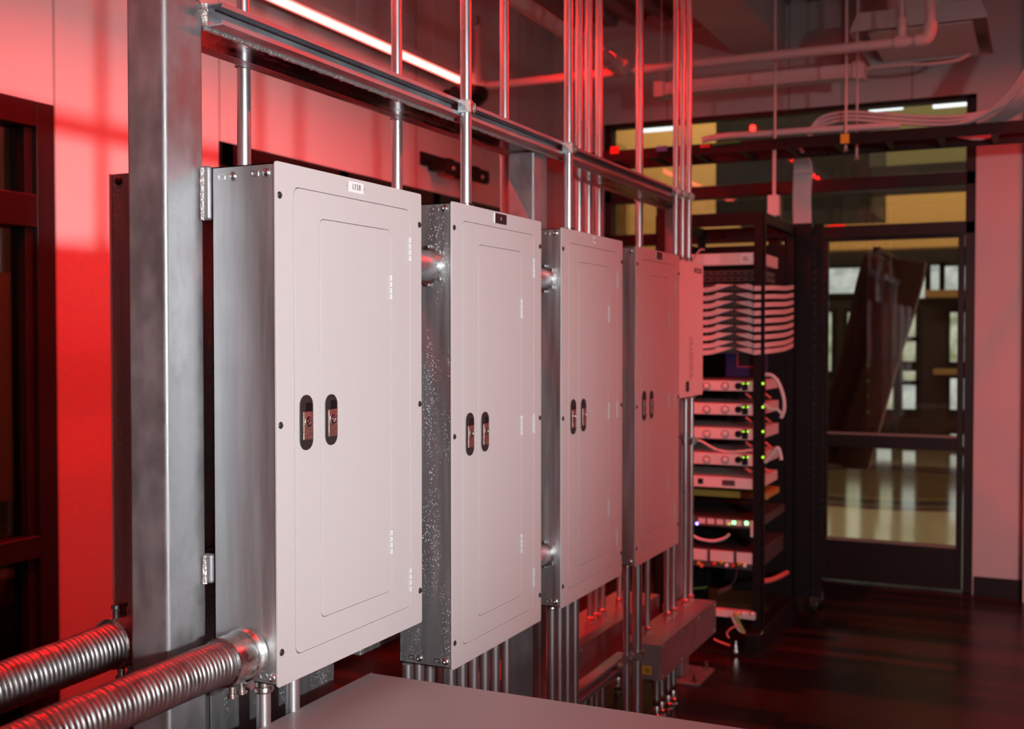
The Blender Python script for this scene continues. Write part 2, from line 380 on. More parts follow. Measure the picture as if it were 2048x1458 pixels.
# near glazing in the left wall
def frame_bars(bars, x0, x1):
    m = MB()
    for (y0, y1, z0, z1) in bars: m.box(x0, x1, y0, y1, z0, z1)
    return m
w = thing('window_1', 'tall dark framed glazing at the left edge of the left wall', 'window', (XL, 2.1, 0), kind='structure')
fw = .075
build('frame', frame_bars([(W1[0], W1[0]+fw, 0, W1[3]), (W1[1]-fw, W1[1], 0, W1[3]), (W1[0]+fw, W1[1]-fw, W1[3]-.085, W1[3]), (W1[0]+fw, W1[1]-fw, 0, .09),
      (1.25, 1.32, .09, W1[3]), (W1[0]+fw, W1[1]-fw, 1.86, 1.97), (W1[0]+fw, W1[1]-fw, .77, .845)], XL-.09, XL+.012), M['frame'], w, .004)
build('inner_frame', frame_bars([(W1[1]-fw-.035, W1[1]-fw, .09, 2.19), (W1[0]+fw, W1[0]+fw+.03, .09, 2.19)], XL-.075, XL-.005), M['frame'], w, .003)
for z0, z1 in ((.09, .77), (.845, 1.86), (1.97, W1[3]-.085)):
    build('pane', MB().box(XL-.045, XL-.039, W1[0]+fw, W1[1]-fw, z0, z1), M['glass_d'], w, 0, False)
w = thing('window_2', 'wide dark framed window in the left wall behind the panels', 'window', (XL, 5, W2[2]), kind='structure')
ys = [W2[0], 4.5, 5.4, W2[1]]
bars = [(W2[0], W2[1], W2[3]-.10, W2[3]), (W2[0], W2[1], W2[2], W2[2]+.08)]+[(max(W2[0], y-.04), min(W2[1], y+.04), W2[2], W2[3]) for y in (W2[0]+.04, 4.5, 5.4, W2[1]-.04)]
build('frame', frame_bars(bars, XL-.09, XL+.012), M['frame'], w, .004)
for a, b in zip((W2[0]+.08, 4.54, 5.44), (4.46, 5.36, W2[1]-.08)):
    build('pane', MB().box(XL-.045, XL-.039, a, b, W2[2]+.08, W2[3]-.1), M['glass_d'], w, 0, False)
# dim passage beyond the left wall
mb = MB().box(XL-2.6, XL-2.5, -1, 9, 0, 3).box(XL-2.6, XL-.16, -1.1, -1, 0, 3).box(XL-2.6, XL-.16, 9, 9.1, 0, 3).box(XL-2.6, XL-.16, -1, 9, 3, 3.1)
struct('wall_passage', mb, M['tan'], 'dim tan passage seen through the left windows', 'wall')
struct('floor_passage', MB().box(XL-2.6, XL-.16, -1, 9, -.08, 0), M['floor'], 'dark floor of the passage beyond the left wall', 'floor')

# glazing and door in the back wall
w = thing('window_3', 'dark framed glazing filling the back wall above and beside the door', 'window', (-1.5, YB, 0), kind='structure')
DX0, DX1 = xY(1628, YB), GX1
def bx(x0, x1, z0, z1): return (x0, x1, z0, z1)
B = MB()
def bar(x0, x1, z0, z1): B.box(x0, x1, YB+.02, YB+.12, z0, z1)
VM = [xY(1320, YB), xY(1545, YB)]
bar(GX0, GX0+.05, 0, GZ1); bar(GX1-.055, GX1, 0, GZ1); bar(GX0, GX1, GZ1-.024, GZ1); bar(GX0, DX0, 0, .10)
bar(GX0, GX1, 2.39, 2.47); bar(GX0, GX1, 2.105, 2.18); bar(DX0-.05, DX0, 0, 2.11)
for x in VM: bar(x-.035, x+.035, 0, 2.42)
build('frame', B, M['frame'], w, .004)
xs = [GX0+.05, VM[0], VM[1], GX1-.055]
build('pane', MB().box(GX0+.05, GX1-.055, YB+.066, YB+.072, 2.47, GZ1-.024), M['glass'], w, 0, False)
for a, b in ((xs[0], xs[1]-.035), (xs[1]+.035, xs[2]-.035), (xs[2]+.035, xs[3])):
    build('pane', MB().box(a, b, YB+.066, YB+.072, 2.18, 2.39), M['glass'], w, 0, False)
for a, b in ((xs[0], xs[1]-.035), (xs[1]+.035, DX0-.05)):
    build('pane', MB().box(a, b, YB+.066, YB+.072, .10, 2.105), M['glass'], w, 0, False)
d = thing('door_1', 'dark framed glass door in the back wall beside the rack', 'door', ((DX0+DX1)/2, YB+.06, 0), kind='structure')
zr = [aY(1790, y, YB+.05).z for y in (489, 868, 897, 1084)]
zr[0] = 2.088
B = MB(); dl, dr = DX0+.005, GX1-.06
for a in ((dl, dl+.07, .01, 2.102), (dr-.035, dr, .01, 2.102), (dl+.07, dr-.035, zr[0], 2.102), (dl+.07, dr-.035, zr[2], zr[1]), (dl+.07, dr-.035, .01, zr[3])): B.box(a[0], a[1], YB+.045, YB+.09, a[2], a[3])
build('door_leaf', B, M['frame'], d, .003)
build('pane', MB().box(dl+.07, dr-.035, YB+.066, YB+.072, zr[1], zr[0]), M['glass'], d, 0, False)
build('pane', MB().box(dl+.07, dr-.035, YB+.066, YB+.072, zr[3], zr[2]), M['glass'], d, 0, False)
build('glazing_bead', MB().box(dl+.07, dr-.035, YB+.036, YB+.046, zr[1]-.012, zr[1]+.002).box(dl+.07, dr-.035, YB+.036, YB+.046, zr[3]-.012, zr[3]+.003), M['rim'], d)

# ------------------------------------------------------------------ hall beyond the glazing
HY = 16.0
cc = aZ(1775, 968, 0)
struct('floor_hall', MB().box(-9, 5, YB+.12, HY, -.08, 0), court(tuple(cc), 1.9), 'polished tan hall floor with a round dark emblem', 'floor')
struct('wall_hall', MB().box(-9, 5, HY, HY+.1, 0, 5).box(5, 5.1, YB+.2, HY, 0, 5).box(-9.1, -9, YB+.2, HY, 0, 5), M['hall_dark'], 'dark far wall of the hall with bright windows', 'wall')
struct('ceiling_hall', MB().box(-9, 5, YB+.16, HY, 4.6, 4.7), M['tan'], 'tan ceiling of the hall beyond the glass', 'ceiling')
panes = [('sky', 1640, 538, 1722, 586), ('sky', 1862, 531, 1882, 580), ('sky', 1887, 533, 1955, 580), ('grounds', 1653, 625, 1663, 742), ('grounds', 1806, 625, 1831, 675),
         ('grounds', 1806, 681, 1831, 722), ('grounds', 1806, 742, 1831, 763), ('sky', 1806, 768, 1831, 818), ('grounds', 1762, 745, 1786, 818),
         ('grounds', 1696, 625, 1722, 818), ('grounds', 1754, 625, 1783, 735), ('sky', 1696, 868, 1722, 894), ('sky', 1754, 868, 1783, 894), ('sky', 1806, 868, 1831, 894), ('sky', 1901, 868, 1955, 894), ('grounds', 1901, 625, 1955, 724), ('sky', 1901, 757, 1955, 820), ('sky', 1826, 550, 1850, 596)]
for i, (k, x0, y0, x1, y1) in enumerate(panes):
    a = aY(x0, y0, HY-.03); b = aY(x1, y1, HY-.03)
    names = ['wide upper pane left', 'narrow upper pane', 'wide upper pane right', 'narrow slit pane', 'tall side pane, upper', 'side pane, second', 'side pane, third', 'side pane, lowest', 'low pane half hidden', 'tall pane behind the curved sheet', 'second tall pane behind the curved sheet', 'first low door pane', 'second low door pane', 'third low door pane', 'fourth low door pane', 'large pale pane', 'large lower pane', 'small upper pane beside the curved sheet']
    wn = thing('window_%d' % (i+4), 'daylit hall window beyond the glass: '+names[i], 'window', ((a.x+b.x)/2, HY-.03, b.z), kind='structure')
    build('pane', MB().box(a.x, b.x, HY-.035, HY-.025, b.z, a.z), M[k], wn, 0, False)
    build('frame', MB().ring(xz([(a.x-.05, b.z-.05), (b.x+.05, b.z-.05), (b.x+.05, a.z+.05), (a.x-.05, a.z+.05)], HY-.06), xz([(a.x, b.z), (b.x, b.z), (b.x, a.z), (a.x, a.z)], HY-.06), (0, .06, 0)), M['hall_black'], wn)
a = aY(1150, 560, 12); b = aY(1640, 501, 12)
zu = aY(1800, 372, 12).z; xm = aY(1600, 300, 12).x
struct('trim_3', MB().box(-7, 4.5, 12, 12.3, b.z, zu).box(-7, xm, 12, 12.3, zu, 4.6), M['tan'], 'tan painted bulkhead spanning the hall', 'bulkhead')
struct('trim_6', MB().box(xm, 4.5, 12, 12.3, zu, 4.6), M['olive'], 'upper part of the hall bulkhead, coloured darker as the light fades upward, behind the white tube lights', 'bulkhead')  # same bulkhead, with the upward loss of light put into its colour
a = aY(1432, 226, 9.5); b = aY(1738, 421, 9.5)
struct('trim_4', MB().box(a.x, b.x, 9.5, 10.6, b.z, 4.6), M['hall_black'], 'black duct box under the hall ceiling', 'duct')
a = aY(1738, 334, 9.5); b = aY(1960, 376, 9.5)
struct('trim_5', MB().box(a.x+.01, b.x+.5, 9.5, 9.7, b.z, a.z), M['hall_dark'], 'dark brown beam across the hall under the ceiling', 'beam')
for nm, r, y in (('tan ledge under the upper hall windows', (1850, 580, 1950, 594), 15.6), ('short tan bar on the hall doors', (1866, 738, 1924, 750), 15.6)):
    a = aY(r[0], r[1], y); b = aY(r[2], r[3], y)
    tag(build('ledge', MB().box(a.x, b.x, y, HY-.07, b.z, a.z), M['oak'], None, .01), nm, 'ledge')
for nm, r in (('left white tube light on the hall ceiling', (1738, 212, 1806, 220)), ('right white tube light on the hall ceiling', (1866, 204, 1942, 213)), ('wide white ceiling light in the hall, left of the black duct', (1287, 246, 1345, 264))):
    Y = 9.3 if r[0] > 1500 else 11.2
    a = aY(r[0], (r[1]+r[3])/2, Y); b = aY(r[2], (r[1]+r[3])/2, Y); z = (a.z+b.z)/2
    t = thing('tube_light', nm, 'light', ((a.x+b.x)/2, Y, z), 'hall ceiling lights')
    build('tube', MB().cyl((a.x, Y, z), (b.x, Y, z), .022 if Y < 10 else .04, 10), M['tube'], t)
    build('housing', MB().box(a.x, b.x, Y-.04, Y+.04, z+.045, z+.10), M['white'], t)
    build('hanger', MB().box(a.x+.05, a.x+.06, Y-.005, Y+.005, z+.1, 4.6).box(b.x-.06, b.x-.05, Y-.005, Y+.005, z+.1, 4.6), M['white'], t)
a = aY(1655, 441, 11.0); b = aY(1690, 452, 11.0)
t = thing('sign_light', 'small glowing red light in the hall above the glass door', 'light', ((a.x+b.x)/2, 11, b.z))
build('lens', MB().box(a.x, b.x, 11, 11.03, b.z, a.z), M['rled'], t, .01); build('stem', MB().cyl(((a.x+b.x)/2, 11.015, a.z), ((a.x+b.x)/2, 11.015, 4.6), .02, 8), M['hall_black'], t)
# dark curved sheet standing in the hall just outside the door
Ys = 7.75
pp = [(1722, 505), (1786, 500), (1846, 522), (1840, 560), (1822, 630), (1798, 710), (1776, 790), (1756, 866), (1738, 934), (1690, 932), (1640, 926), (1634, 860), (1652, 800), (1678, 720), (1694, 640), (1706, 570)]
t = thing('vinyl_sheet', 'dark brown curved sheet hung just outside the glass door', 'sheet', tuple(aY(1700, 930, Ys)))
def bow(p):
    return Vector((p.x, Ys+.10*math.sin((p.x+1.4)*7)+.10*(p.z-1.2), p.z))
P = [aY(x, y, Ys) for x, y in pp]
# a grid of strips between the left and right outline
left = [P[0], P[15], P[14], P[13], P[12], P[11], P[10]]; right = [P[2], P[3], P[4], P[5], P[6], P[7], P[8]]
L = spline(left, 5); R_ = spline(right, 5); g = []
for l, r in zip(L, R_):
    for i in range(15):
        q = l.lerp(r, i/14); g.append(Vector((q.x, Ys+.09*math.sin(i/14*PI*2.2)+.16*(q.z-1.2), q.z)))
fs = [(r*15+i, r*15+i+1, (r+1)*15+i+1, (r+1)*15+i) for r in range(len(L)-1) for i in range(14)]
so = build('sheet', MB().add(g, fs), M['sheetk'], t); so.modifiers.new('thickness', 'SOLIDIFY').thickness = .012
build('edge_binding', MB().prof([g[r*15+14]+Vector((0, -.01, 0)) for r in range(len(L))], .011, 8), M['rim'], t)
for r in (1, 2, 10, 16, 17, 27, 28):
    build('rivet', MB().lathe(g[min(r, len(L)-2)*15+7]+Vector((0, -.004, 0)), (0, -1, 0), [(0, .010), (.006, .009), (.010, .004)], 10), M['zinc'], t)
build('support_arm', MB().box(P[1].x-.05, P[1].x-.01, YB+.12, Ys+.16, P[1].z-.05, P[1].z-.02), M['frame'], t)
t['kind'] = 'thing'

# ------------------------------------------------------------------ steel frame
PX0, PX1 = -1.49, -1.40
posts = [(1.543, 1.646), (3.141, 3.246), (4.74, 4.842)]
ZB0, ZB1 = 2.069, 2.117
fr = thing('support_stand', 'welded galvanized steel frame of square posts and a top strut carrying the panels', 'steel frame', (-1.445, 3.19, 0))
for (y0, y1) in posts:
    top = ZB1+.004 if y0 < 2 else ZB0
    p = build('post', MB().box(PX0, PX1, y0, y1, .012, top), M['post'], fr, .009, True, 4)
    bp = build('base_plate', MB().box(PX0-.06, PX1+.09, y0-.06, y1+.10, 0, .012), M['post'], p, .002)
    for dx, dy in ((PX1+.06, y1+.07), (PX1+.06, y0-.035), (PX0-.035, y0-.035), (PX0-.035, y1+.07)):
        build('anchor_bolt', MB().lathe((dx, dy, .012), (0, 0, 1), [(0, .016), (.003, .016), (.003, .011), (.013, .011), (.013, .006), (.035, .006)], 6), M['zinc'], p)
build('beam', MB().box(PX0, PX1, posts[0][1], posts[2][1], ZB0, ZB1), M['beam'], fr, .004)
def strut_prof(x0, sgn, z0, y0, y1):           # back to back 41 mm channel with inturned lips, open toward sgn
    w, t, lip = .041, .0026, .009; z1 = z0+w; f = lambda d: x0+sgn*d
    pts = [(f(0), z0), (f(w), z0), (f(w), z0+lip), (f(w-t), z0+lip), (f(w-t), z0+t), (f(t), z0+t), (f(t), z1-t), (f(w-t), z1-t), (f(w-t), z1-lip), (f(w), z1-lip), (f(w), z1), (f(0), z1)]
    return MB().prism(xz(pts, y0), (0, y1-y0, 0))
build('strut', strut_prof(PX1+.0005, 1, ZB0+.003, posts[0][1]+.004, 4.62), M['strut'], fr)
build('strut', strut_prof(PX0-.0005, -1, ZB0+.003, posts[0][1]+.004, 4.84), M['strut'], fr)
pts = [(PX1+.002, y, ZB0-.0005+.0015*random.random()) for y in [posts[0][1]+.006*i for i in range(int((posts[2][1]-posts[0][1])/.006))]]
build('weld_bead', MB().prof(pts, [.0035+.0022*random.random() for _ in pts], 8), M['weld'], fr)
pts = [(PX1+.004, posts[0][1]-.001, z) for z in [ZB0+.003+.004*i for i in range(11)]]
build('weld_bead', MB().prof(pts, [.006+.003*random.random() for _ in pts], 8), M['weld'], fr)
# standoffs and mounting rails behind the panels
for (z0, z1) in ((1.715, 1.815), (1.045, 1.10)):
    for (y0, y1) in posts[:2]:
        b = build('mounting_tab', MB().box(PX1-.002, PX1+.0205, y1-.013, y1+.003, z0, z1), M['post'], fr, .006, True, 3)
        pts = [(PX1+.006, y1-.013, z0+.004*i) for i in range(int((z1-z0)/.004)+1)]
        build('weld_bead', MB().prof(pts, [.0035+.0018*random.random() for _ in pts], 8), M['weld'], b)
    build('mounting_rail', MB().box(PX1+.001, PX1+.0195, posts[0][1]+.035, posts[2][0]-.01, z0+.02, z1-.015), M['beam'], fr, .002)
    build('mounting_rail', MB().box(PX0-.004, PX0+.016, posts[0][1]+.035, posts[2][0]-.01, z0+.02, z1-.015), M['beam'], fr, .002)
# low cross struts carrying the wireways
build('strut', strut_prof(PX0-.014, 1, .195, 3.30, 4.735), M['strut'], fr)
build('strut', strut_prof(PX1+.0005, 1, .30, 2.45, 3.9), M['strut'], fr)

# ------------------------------------------------------------------ panelboards
XF, DEP = -1.2327, .145
def latch(door, y, z, x, h=.103, w=.041):
    l = build('latch', MB().prism(yz(rr(y-w/2, y+w/2, z-h/2, z+h/2, w/2-.0005, 8), x), (.0022, 0, 0)), M['latch'], door, .0008)
    build('latch_pocket', MB().box(x+.0005, x+.0028, y-.004, y+.015, z+.020, z+.037), M['pocket'], l, 0, False)
    build('latch_tab', MB().box(x+.0005, x+.0042, y-.012, y+.016, z-.032, z+.020), M['tab'], l, .0012)
    build('lock_cylinder', MB().lathe((x+.0042, y+.002, z+.002), (1, 0, 0), [(0, .0105), (.0015, .0105), (.0022, .009), (.0022, .006), (.0005, .005), (.0005, .002), (.0028, .0015)], 20), M['zinc'], l)
    return l
def hinge(door, y, z, x, h=.052):
    m = MB()
    for k in range(4):
        a = z-h/2+h*k/4; m.cyl((x+.0005, y, a+.0006), (x+.0005, y, a+h/4-.0006), .0042, 10)
    build('hinge', m, M['hinge'], door)
def panel(label, Y0, Y1, zt, zb, box_mat, plate, hing, side):
    zt += CAMZ; zb += CAMZ
    t = thing('panelboard', label, 'electrical panel', (XF-DEP/2, (Y0+Y1)/2, zb), 'electrical panels in the front row')
    xb = XF-DEP; e = .003
    m = MB()
    b0, b1, c0, c1 = Y0+e, Y1-e, zb+e, zt-e
    m.box(xb, xb+.002, b0, b1, c0, c1).box(xb, XF-.0045, b0, b0+.002, c0, c1).box(xb, XF-.0045, b1-.002, b1, c0, c1)
    m.box(xb, XF-.0045, b0, b1, c1-.002, c1).box(xb, XF-.0045, b0, b1, c0, c0+.002)
    en = build('enclosure', m, box_mat, t)
    build('inner_pan', MB().box(XF-.012, XF-.0085, b0+.002, b1-.002, c0+.002, c1-.002), M['gap'], t, 0, False)
    # side knockouts and screws
    for (dx, dz, k) in side:
        p = Vector((xb+dx, b0, (zt if dz > 0 else zb)-dz if dz > 0 else zb-dz))
        if k == 's': build('side_screw', MB().lathe(p, (0, -1, 0), [(0, .0085), (.0015, .0085), (.004, .0065), (.005, .003), (.0035, .0012)], 12), M['zinc'], en)
        else: build('side_slot', MB().ring(xz(rr(p.x-.008, p.x+.008, p.z-.005, p.z+.005, .0012, 2), b0), xz(rr(p.x-.006, p.x+.006, p.z-.0032, p.z+.0032, .0008, 2), b0), (0, -.0016, 0)), M['zinc'], en)
    D = (Y0+.052, Y1-.050, zb+.046, zt-.040); I = (Y0+.134, Y1-.129, zb+.096, zt-.090); g = .0009
    xa = XF-.0045
    cover = build('cover', MB().ring(yz(rr(Y0, Y1, zb, zt, .005), xa), yz(rr(*D, .016), xa), (XF-xa, 0, 0)), M['paint'], t, .0007)
    gl = .0027
    od = build('outer_door', MB().ring(yz(rr(D[0]+gl, D[1]-g, D[2]+g, D[3]-g, .0155), xa), yz(rr(*I, .014), xa), (XF-xa-.0002, 0, 0)), M['paint'], t, .0005)
    idr = build('inner_door', MB().prism(yz(rr(I[0]+.0019, I[1]-g, I[2]+g, I[3]-g, .0135), xa), (XF-xa-.0002, 0, 0)), M['paint'], t, .0005)
    zc = (zt+zb)/2
    latch(od, Y0+.088, zc, XF); latch(idr, Y0+.169, zc, XF, .098, .040)
    zz = [zt-.125, zb+.105] if hing == 2 else [zt-.13, zc, zb+.13]
    for z in zz: hinge(od, D[1]-.0005, z, XF)
    zz = [zt-.21, zb+.20] if hing == 2 else [zt-.24, zc, zb+.235]
    for z in zz: hinge(idr, I[1]-.0005, z, XF)
    for y, f in ((Y0+.011, 0), (Y1-.009, 1)):
        for z in (zt-.060-.008*f, zc+.012*f, zb+.062+.01*f):
            build('cover_screw', MB().lathe((XF-.001, y, z), (1, 0, 0), [(0, .0068), (.0015, .0066), (.0035, .0045), (.004, .001)], 16), M['screw'], cover)
    k, txt = plate; yc = (Y0+Y1)/2; zl = zt-.017
    if k == 'w':
        hw = .026 if len(txt) > 2 else .011
        lp = build('name_plate', MB().box(XF, XF+.0008, yc-hw, yc+hw, zl-.0105, zl+.0105), M['lab_w'], t, 0, False); lp['label'] = 'white name plate'
        build('lettering', text_mb(txt, .0165 if len(txt) > 2 else .015, (XF+.0012, yc, zl), (0, 1, 0), (0, 0, 1)), M['ink'], lp, 0, False)
        for dy in (-hw-.006, hw+.004): build('rivet_hole', MB().lathe((XF, yc+dy, zl), (1, 0, 0), [(0, .0013), (.0004, .0012)], 8), M['screw'], cover)
    else:
        lp = build('name_plate', MB().box(XF, XF+.0022, yc-.033, yc+.033, zl-.0125, zl+.0125), M['lab_b'], t, 0, False); lp['label'] = 'black name plate'
        build('plate_edge', MB().box(XF, XF+.0023, yc-.0365, yc-.0331, zl-.0125, zl+.0125), M['lab_w'], lp, 0, False)
        if txt: build('lettering', text_mb(txt, .012, (XF+.0026, yc, zl), (0, 1, 0), (0, 0, 1)), M['inkw'], lp, 0, False)
    return t
sideA = [(.022, .022, 'k'), (.047, .022, 's'), (.097, .020, 'k'), (.122, .020, 's'), (.110, -.016, 'k'), (.130, -.016, 's')]
sideB = [(.100, .016, 'k'), (.125, .016, 's'), (.035, -.018, 'k'), (.055, -.018, 's'), (.105, -.018, 'k'), (.126, -.018, 's')]
PAN = [(1.638, 2.158, .3145, -.630), (2.300, 2.814, .315, -.777), (2.958, 3.474, .313, -.776), (3.608, 4.110, .308, -.778)]
panel('large grey electrical panel marked LESB, nearest the thick steel post', *PAN[0], M['sheet'], ('w', 'LESB'), 2, sideA)
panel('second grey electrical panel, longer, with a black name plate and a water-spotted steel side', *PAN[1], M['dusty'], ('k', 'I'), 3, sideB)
panel('third grey electrical panel in the row, with a small white name plate', *PAN[2], M['sheet'], ('w', '0'), 3, sideB)
panel('fourth and farthest grey electrical panel in the row, beside the small pink-lit box', *PAN[3], M['sheet'], ('k', ''), 3, sideB)
# panels on the other side of the frame
RX0, RX1 = -1.622, -1.495
rl = ['galvanized panel behind the LESB panel, its edge showing left of the thick post',
      'galvanized rear panel, its bottom corner showing under the LESB panel',
      'galvanized panel on the rear side of the frame, behind the third grey panel',
      'galvanized panel on the rear side of the frame, behind the fourth grey panel']
for (Y0, Y1, zt, zb), lb in zip([PAN[0], (2.31, 2.83, .31, -.777), PAN[2], (3.62, 4.20, .308, -.778)], rl):
    t = thing('panelboard', lb, 'electrical panel', ((RX0+RX1)/2, (Y0+Y1)/2, zb+CAMZ), 'electrical panels on the rear side')
    zt += CAMZ; zb += CAMZ
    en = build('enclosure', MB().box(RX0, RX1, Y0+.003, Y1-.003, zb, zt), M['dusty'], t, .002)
    build('cover', MB().box(RX0-.004, RX0-.0002, Y0, Y1, zb, zt), M['paint'], t, .0008)
    for x, z in ((RX0+.018, zt-.014), (RX1-.03, zb+.016), (RX0+.018, zb+.016)):
        build('side_screw', MB().lathe((x, Y0+.003, z), (0, -1, 0), [(0, .0085), (.0015, .0085), (.004, .0065), (.005, .003)], 12), M['screw'], en)
    for y in (Y0+.03, Y0+.25): build('side_screw', MB().lathe((RX1, y, zb+.018), (1, 0, 0), [(0, .007), (.0015, .007), (.004, .005)], 12), M['zinc'], en)
# short nipples joining neighbouring panels
def nipple(label, y0, y1, x, z, r):
    t = thing('conduit_nipple', label, 'pipe fitting', (x, (y0+y1)/2, z-r), 'short pipes between panels')
    build('tube', MB().cyl((x, y0, z), (x, y1, z), r*.86, 28), M['emt'], t)
    for a, b in ((y0, y0+.012), (y1-.012, y1)):
        m = MB(); m.lathe((x, a, z), (0, 1, 0), [(0, r*.9), (0, r*1.04), (b-a, r*1.04), (b-a, r*.9)], 28)
        for k in range(8): q = 2*PI*k/8; m.box(x+r*1.05*math.cos(q)-.004, x+r*1.05*math.cos(q)+.004, a+.002, b-.003, z+r*1.05*math.sin(q)-.004, z+r*1.05*math.sin(q)+.004)
        build('lock_ring', m, M['zinc'], t)
nipple('fat short pipe joining the LESB panel to the second panel', PAN[0][1]-.003, PAN[1][0]+.003, -1.296, 1.667, .041)
nipple('upper short pipe joining the second panel to the third', PAN[1][1]-.003, PAN[2][0]+.003, -1.286, 1.668, .033)
nipple('lower short pipe joining the second panel to the third', PAN[1][1]-.003, PAN[2][0]+.003, -1.286, .877, .033)

# ------------------------------------------------------------------ conduits
def connector(par, x, y, z, sgn, r):             # fitting at an end; sgn=+1: the conduit leaves upward
    pr = [(0, r*1.5), (.004, r*1.55), (.006, r*1.25), (.016, r*1.25), (.018, r*1.38), (.026, r*1.42), (.03, r*1.1)]
    o = build('connector', MB().lathe((x, y, z), (0, 0, sgn), pr, 18), M['zinc'], par)
    build('set_screw', MB().cyl((x+r*1.1, y-.002, z+sgn*.011), (x+r*1.62, y-.006, z+sgn*.011), .003, 8), M['zinc'], o)
def clamp(par, x, y, z, r, side=1):              # strap on the strut; side: +1 for the strut opening toward +X
    m = MB(); n = 14; h = .016
    arc = [(x-side*r*.9, y-r*1.12)]+[(x+side*(r*1.1)*math.sin(PI*i/n)*1.0, y-(r*1.1)*math.cos(PI*i/n)) for i in range(n+1)]+[(x-side*r*.9, y+r*1.12)]
    for (a, b) in zip(arc[:-1], arc[1:]):
        m.box(min(a[0], b[0])-.0008, max(a[0], b[0])+.0008, min(a[1], b[1])-.0008, max(a[1], b[1])+.0008, z-h, z+h)
    c = build('strap_clamp', m, M['zinc'], par)
    ey = y+r*1.1
    build('clamp_ear', MB().prism(xz(rr(x-.013, x+.021, z-h, z+h, .014, 5), ey), (0, .002, 0)).prism(xz(rr(x-.013, x+.021, z-h, z+h, .014, 5), ey+.004), (0, .002, 0)), M['zinc'], c)
    build('clamp_bolt', MB().lathe((x+.008, ey-.004, z), (0, 1, 0), [(0, .006), (.004, .006), (.004, .0035), (.014, .0035), (.014, .0055), (.018, .0055)], 8), M['zinc'], c)
def conduit(label, x, y, z0, z1, r=.0147, group=None, cl=None, bot=False, top=False, side=1, coup=None):
    t = thing('conduit', label, 'conduit', (x, y, z0), group)
    build('tube', MB().cyl((x, y, z0), (x, y, z1), r, 22), M['emt'], t)
    if cl is not None: clamp(t, x, y, cl, r, side)
    if bot: connector(t, x, y, z0, 1, r)
    if top: connector(t, x, y, z1, -1, r)
    if coup:
        build('coupling', MB().lathe((x, y, coup-.03), (0, 0, 1), [(0, r*1.02), (0, r*1.22), (.027, r*1.22), (.028, r*1.16), (.032, r*1.16), (.033, r*1.22), (.06, r*1.22), (.06, r*1.02)], 18), M['zinc'], t)
    return t
zs = ZB0+.0235; XC = PX1+.041+.0155; XRC = PX0-.041-.0155
G1 = 'conduits rising from the front panels'; G2 = 'conduits rising on the rear side of the frame'
conduit('shiny conduit clamped to the front of the strut above the second panel', XC, yX(932, XC, 300), 1.815, ZC, .0147, G1, zs, True)
conduit('shiny conduit clamped to the front of the strut above the third panel', XC, yX(1137, XC, 350), 1.813, ZC, .0147, G1, zs, True)
for px, lb, zb_ in ((1351.5, 'leftmost', 1.808), (1365, 'middle', 1.808), (1377.5, 'rightmost', 1.808)):
    conduit(lb+' of the three close conduits clamped at the far end of the front strut', XC, yX(px, XC, 400), zb_, ZC, .0118, G1, zs, True)
conduit('conduit rising behind the LESB panel close to the thick post', XRC, yX(488, XRC, 230), 1.8145, ZC, .0147, G2, zs, True, False, -1)
conduit('conduit rising behind the right end of the LESB panel', XRC, yX(794, XRC, 300), 1.81, ZC, .0147, G2, zs, True, False, -1)
conduit('conduit rising just left of the middle square post', XRC, yX(1009, XRC, 300), 1.813, ZC, .0147, G2, zs, True, False, -1)
for px, lb in ((1158, 'leftmost'), (1177, 'middle'), (1198, 'rightmost')):
    conduit(lb+' of the three conduits behind the strut above the third panel', XRC, yX(px, XRC, 200), 1.808, ZC, .0147, G2, zs, False, False, -1)
conduit('single conduit rising behind the strut above the fourth panel', XRC, yX(1279, XRC, 200), 1.5, ZC, .0165, G2, zs, False, False, -1)
# below the panels
G3 = 'conduits dropping below the panels'
conduit('short conduit with a round bushing under the near corner of the LESB panel', -1.302, yX(527, -1.302, 1400), 0, .87, .0135, G3, None, False, True)
conduit('conduit under the LESB panel, right of the one with the round bushing', -1.302, yX(585, -1.302, 1390), 0, .872, .0140, G3)
ordn = ['first', 'second', 'third', 'fourth', 'fifth', 'sixth', 'seventh', 'eighth', 'ninth', 'tenth']
for i, px in enumerate((815, 837, 859, 880, 901, 924, 947, 969, 990, 1012)):
    X = -1.352 if i < 4 else -1.286
    conduit('%s from the left of the ten conduits dropping below the second panel' % ordn[i], X, yX(px, X, 1340), 0, .726, .0132, G3)
for i, px in enumerate((1103, 1118.5, 1134, 1149.5)):
    conduit('%s from the left of the four conduits dropping below the third panel' % ordn[i], -1.30, yX(px, -1.30, 1260), 0, .727, .0135, G3, .33 if i == 3 else None, False, i == 0)
conduit('slim conduit below the fourth panel, left of the thick one', -1.305, yX(1253, -1.305, 1250), 0, .725, .0125, G3, aX(1253, 1317, -1.305).z, False, True)
conduit('thick conduit below the fourth panel, clamped near the floor', -1.305, yX(1274, -1.305, 1250), 0, .725, .0190, G3, aX(1274, 1309, -1.305).z)

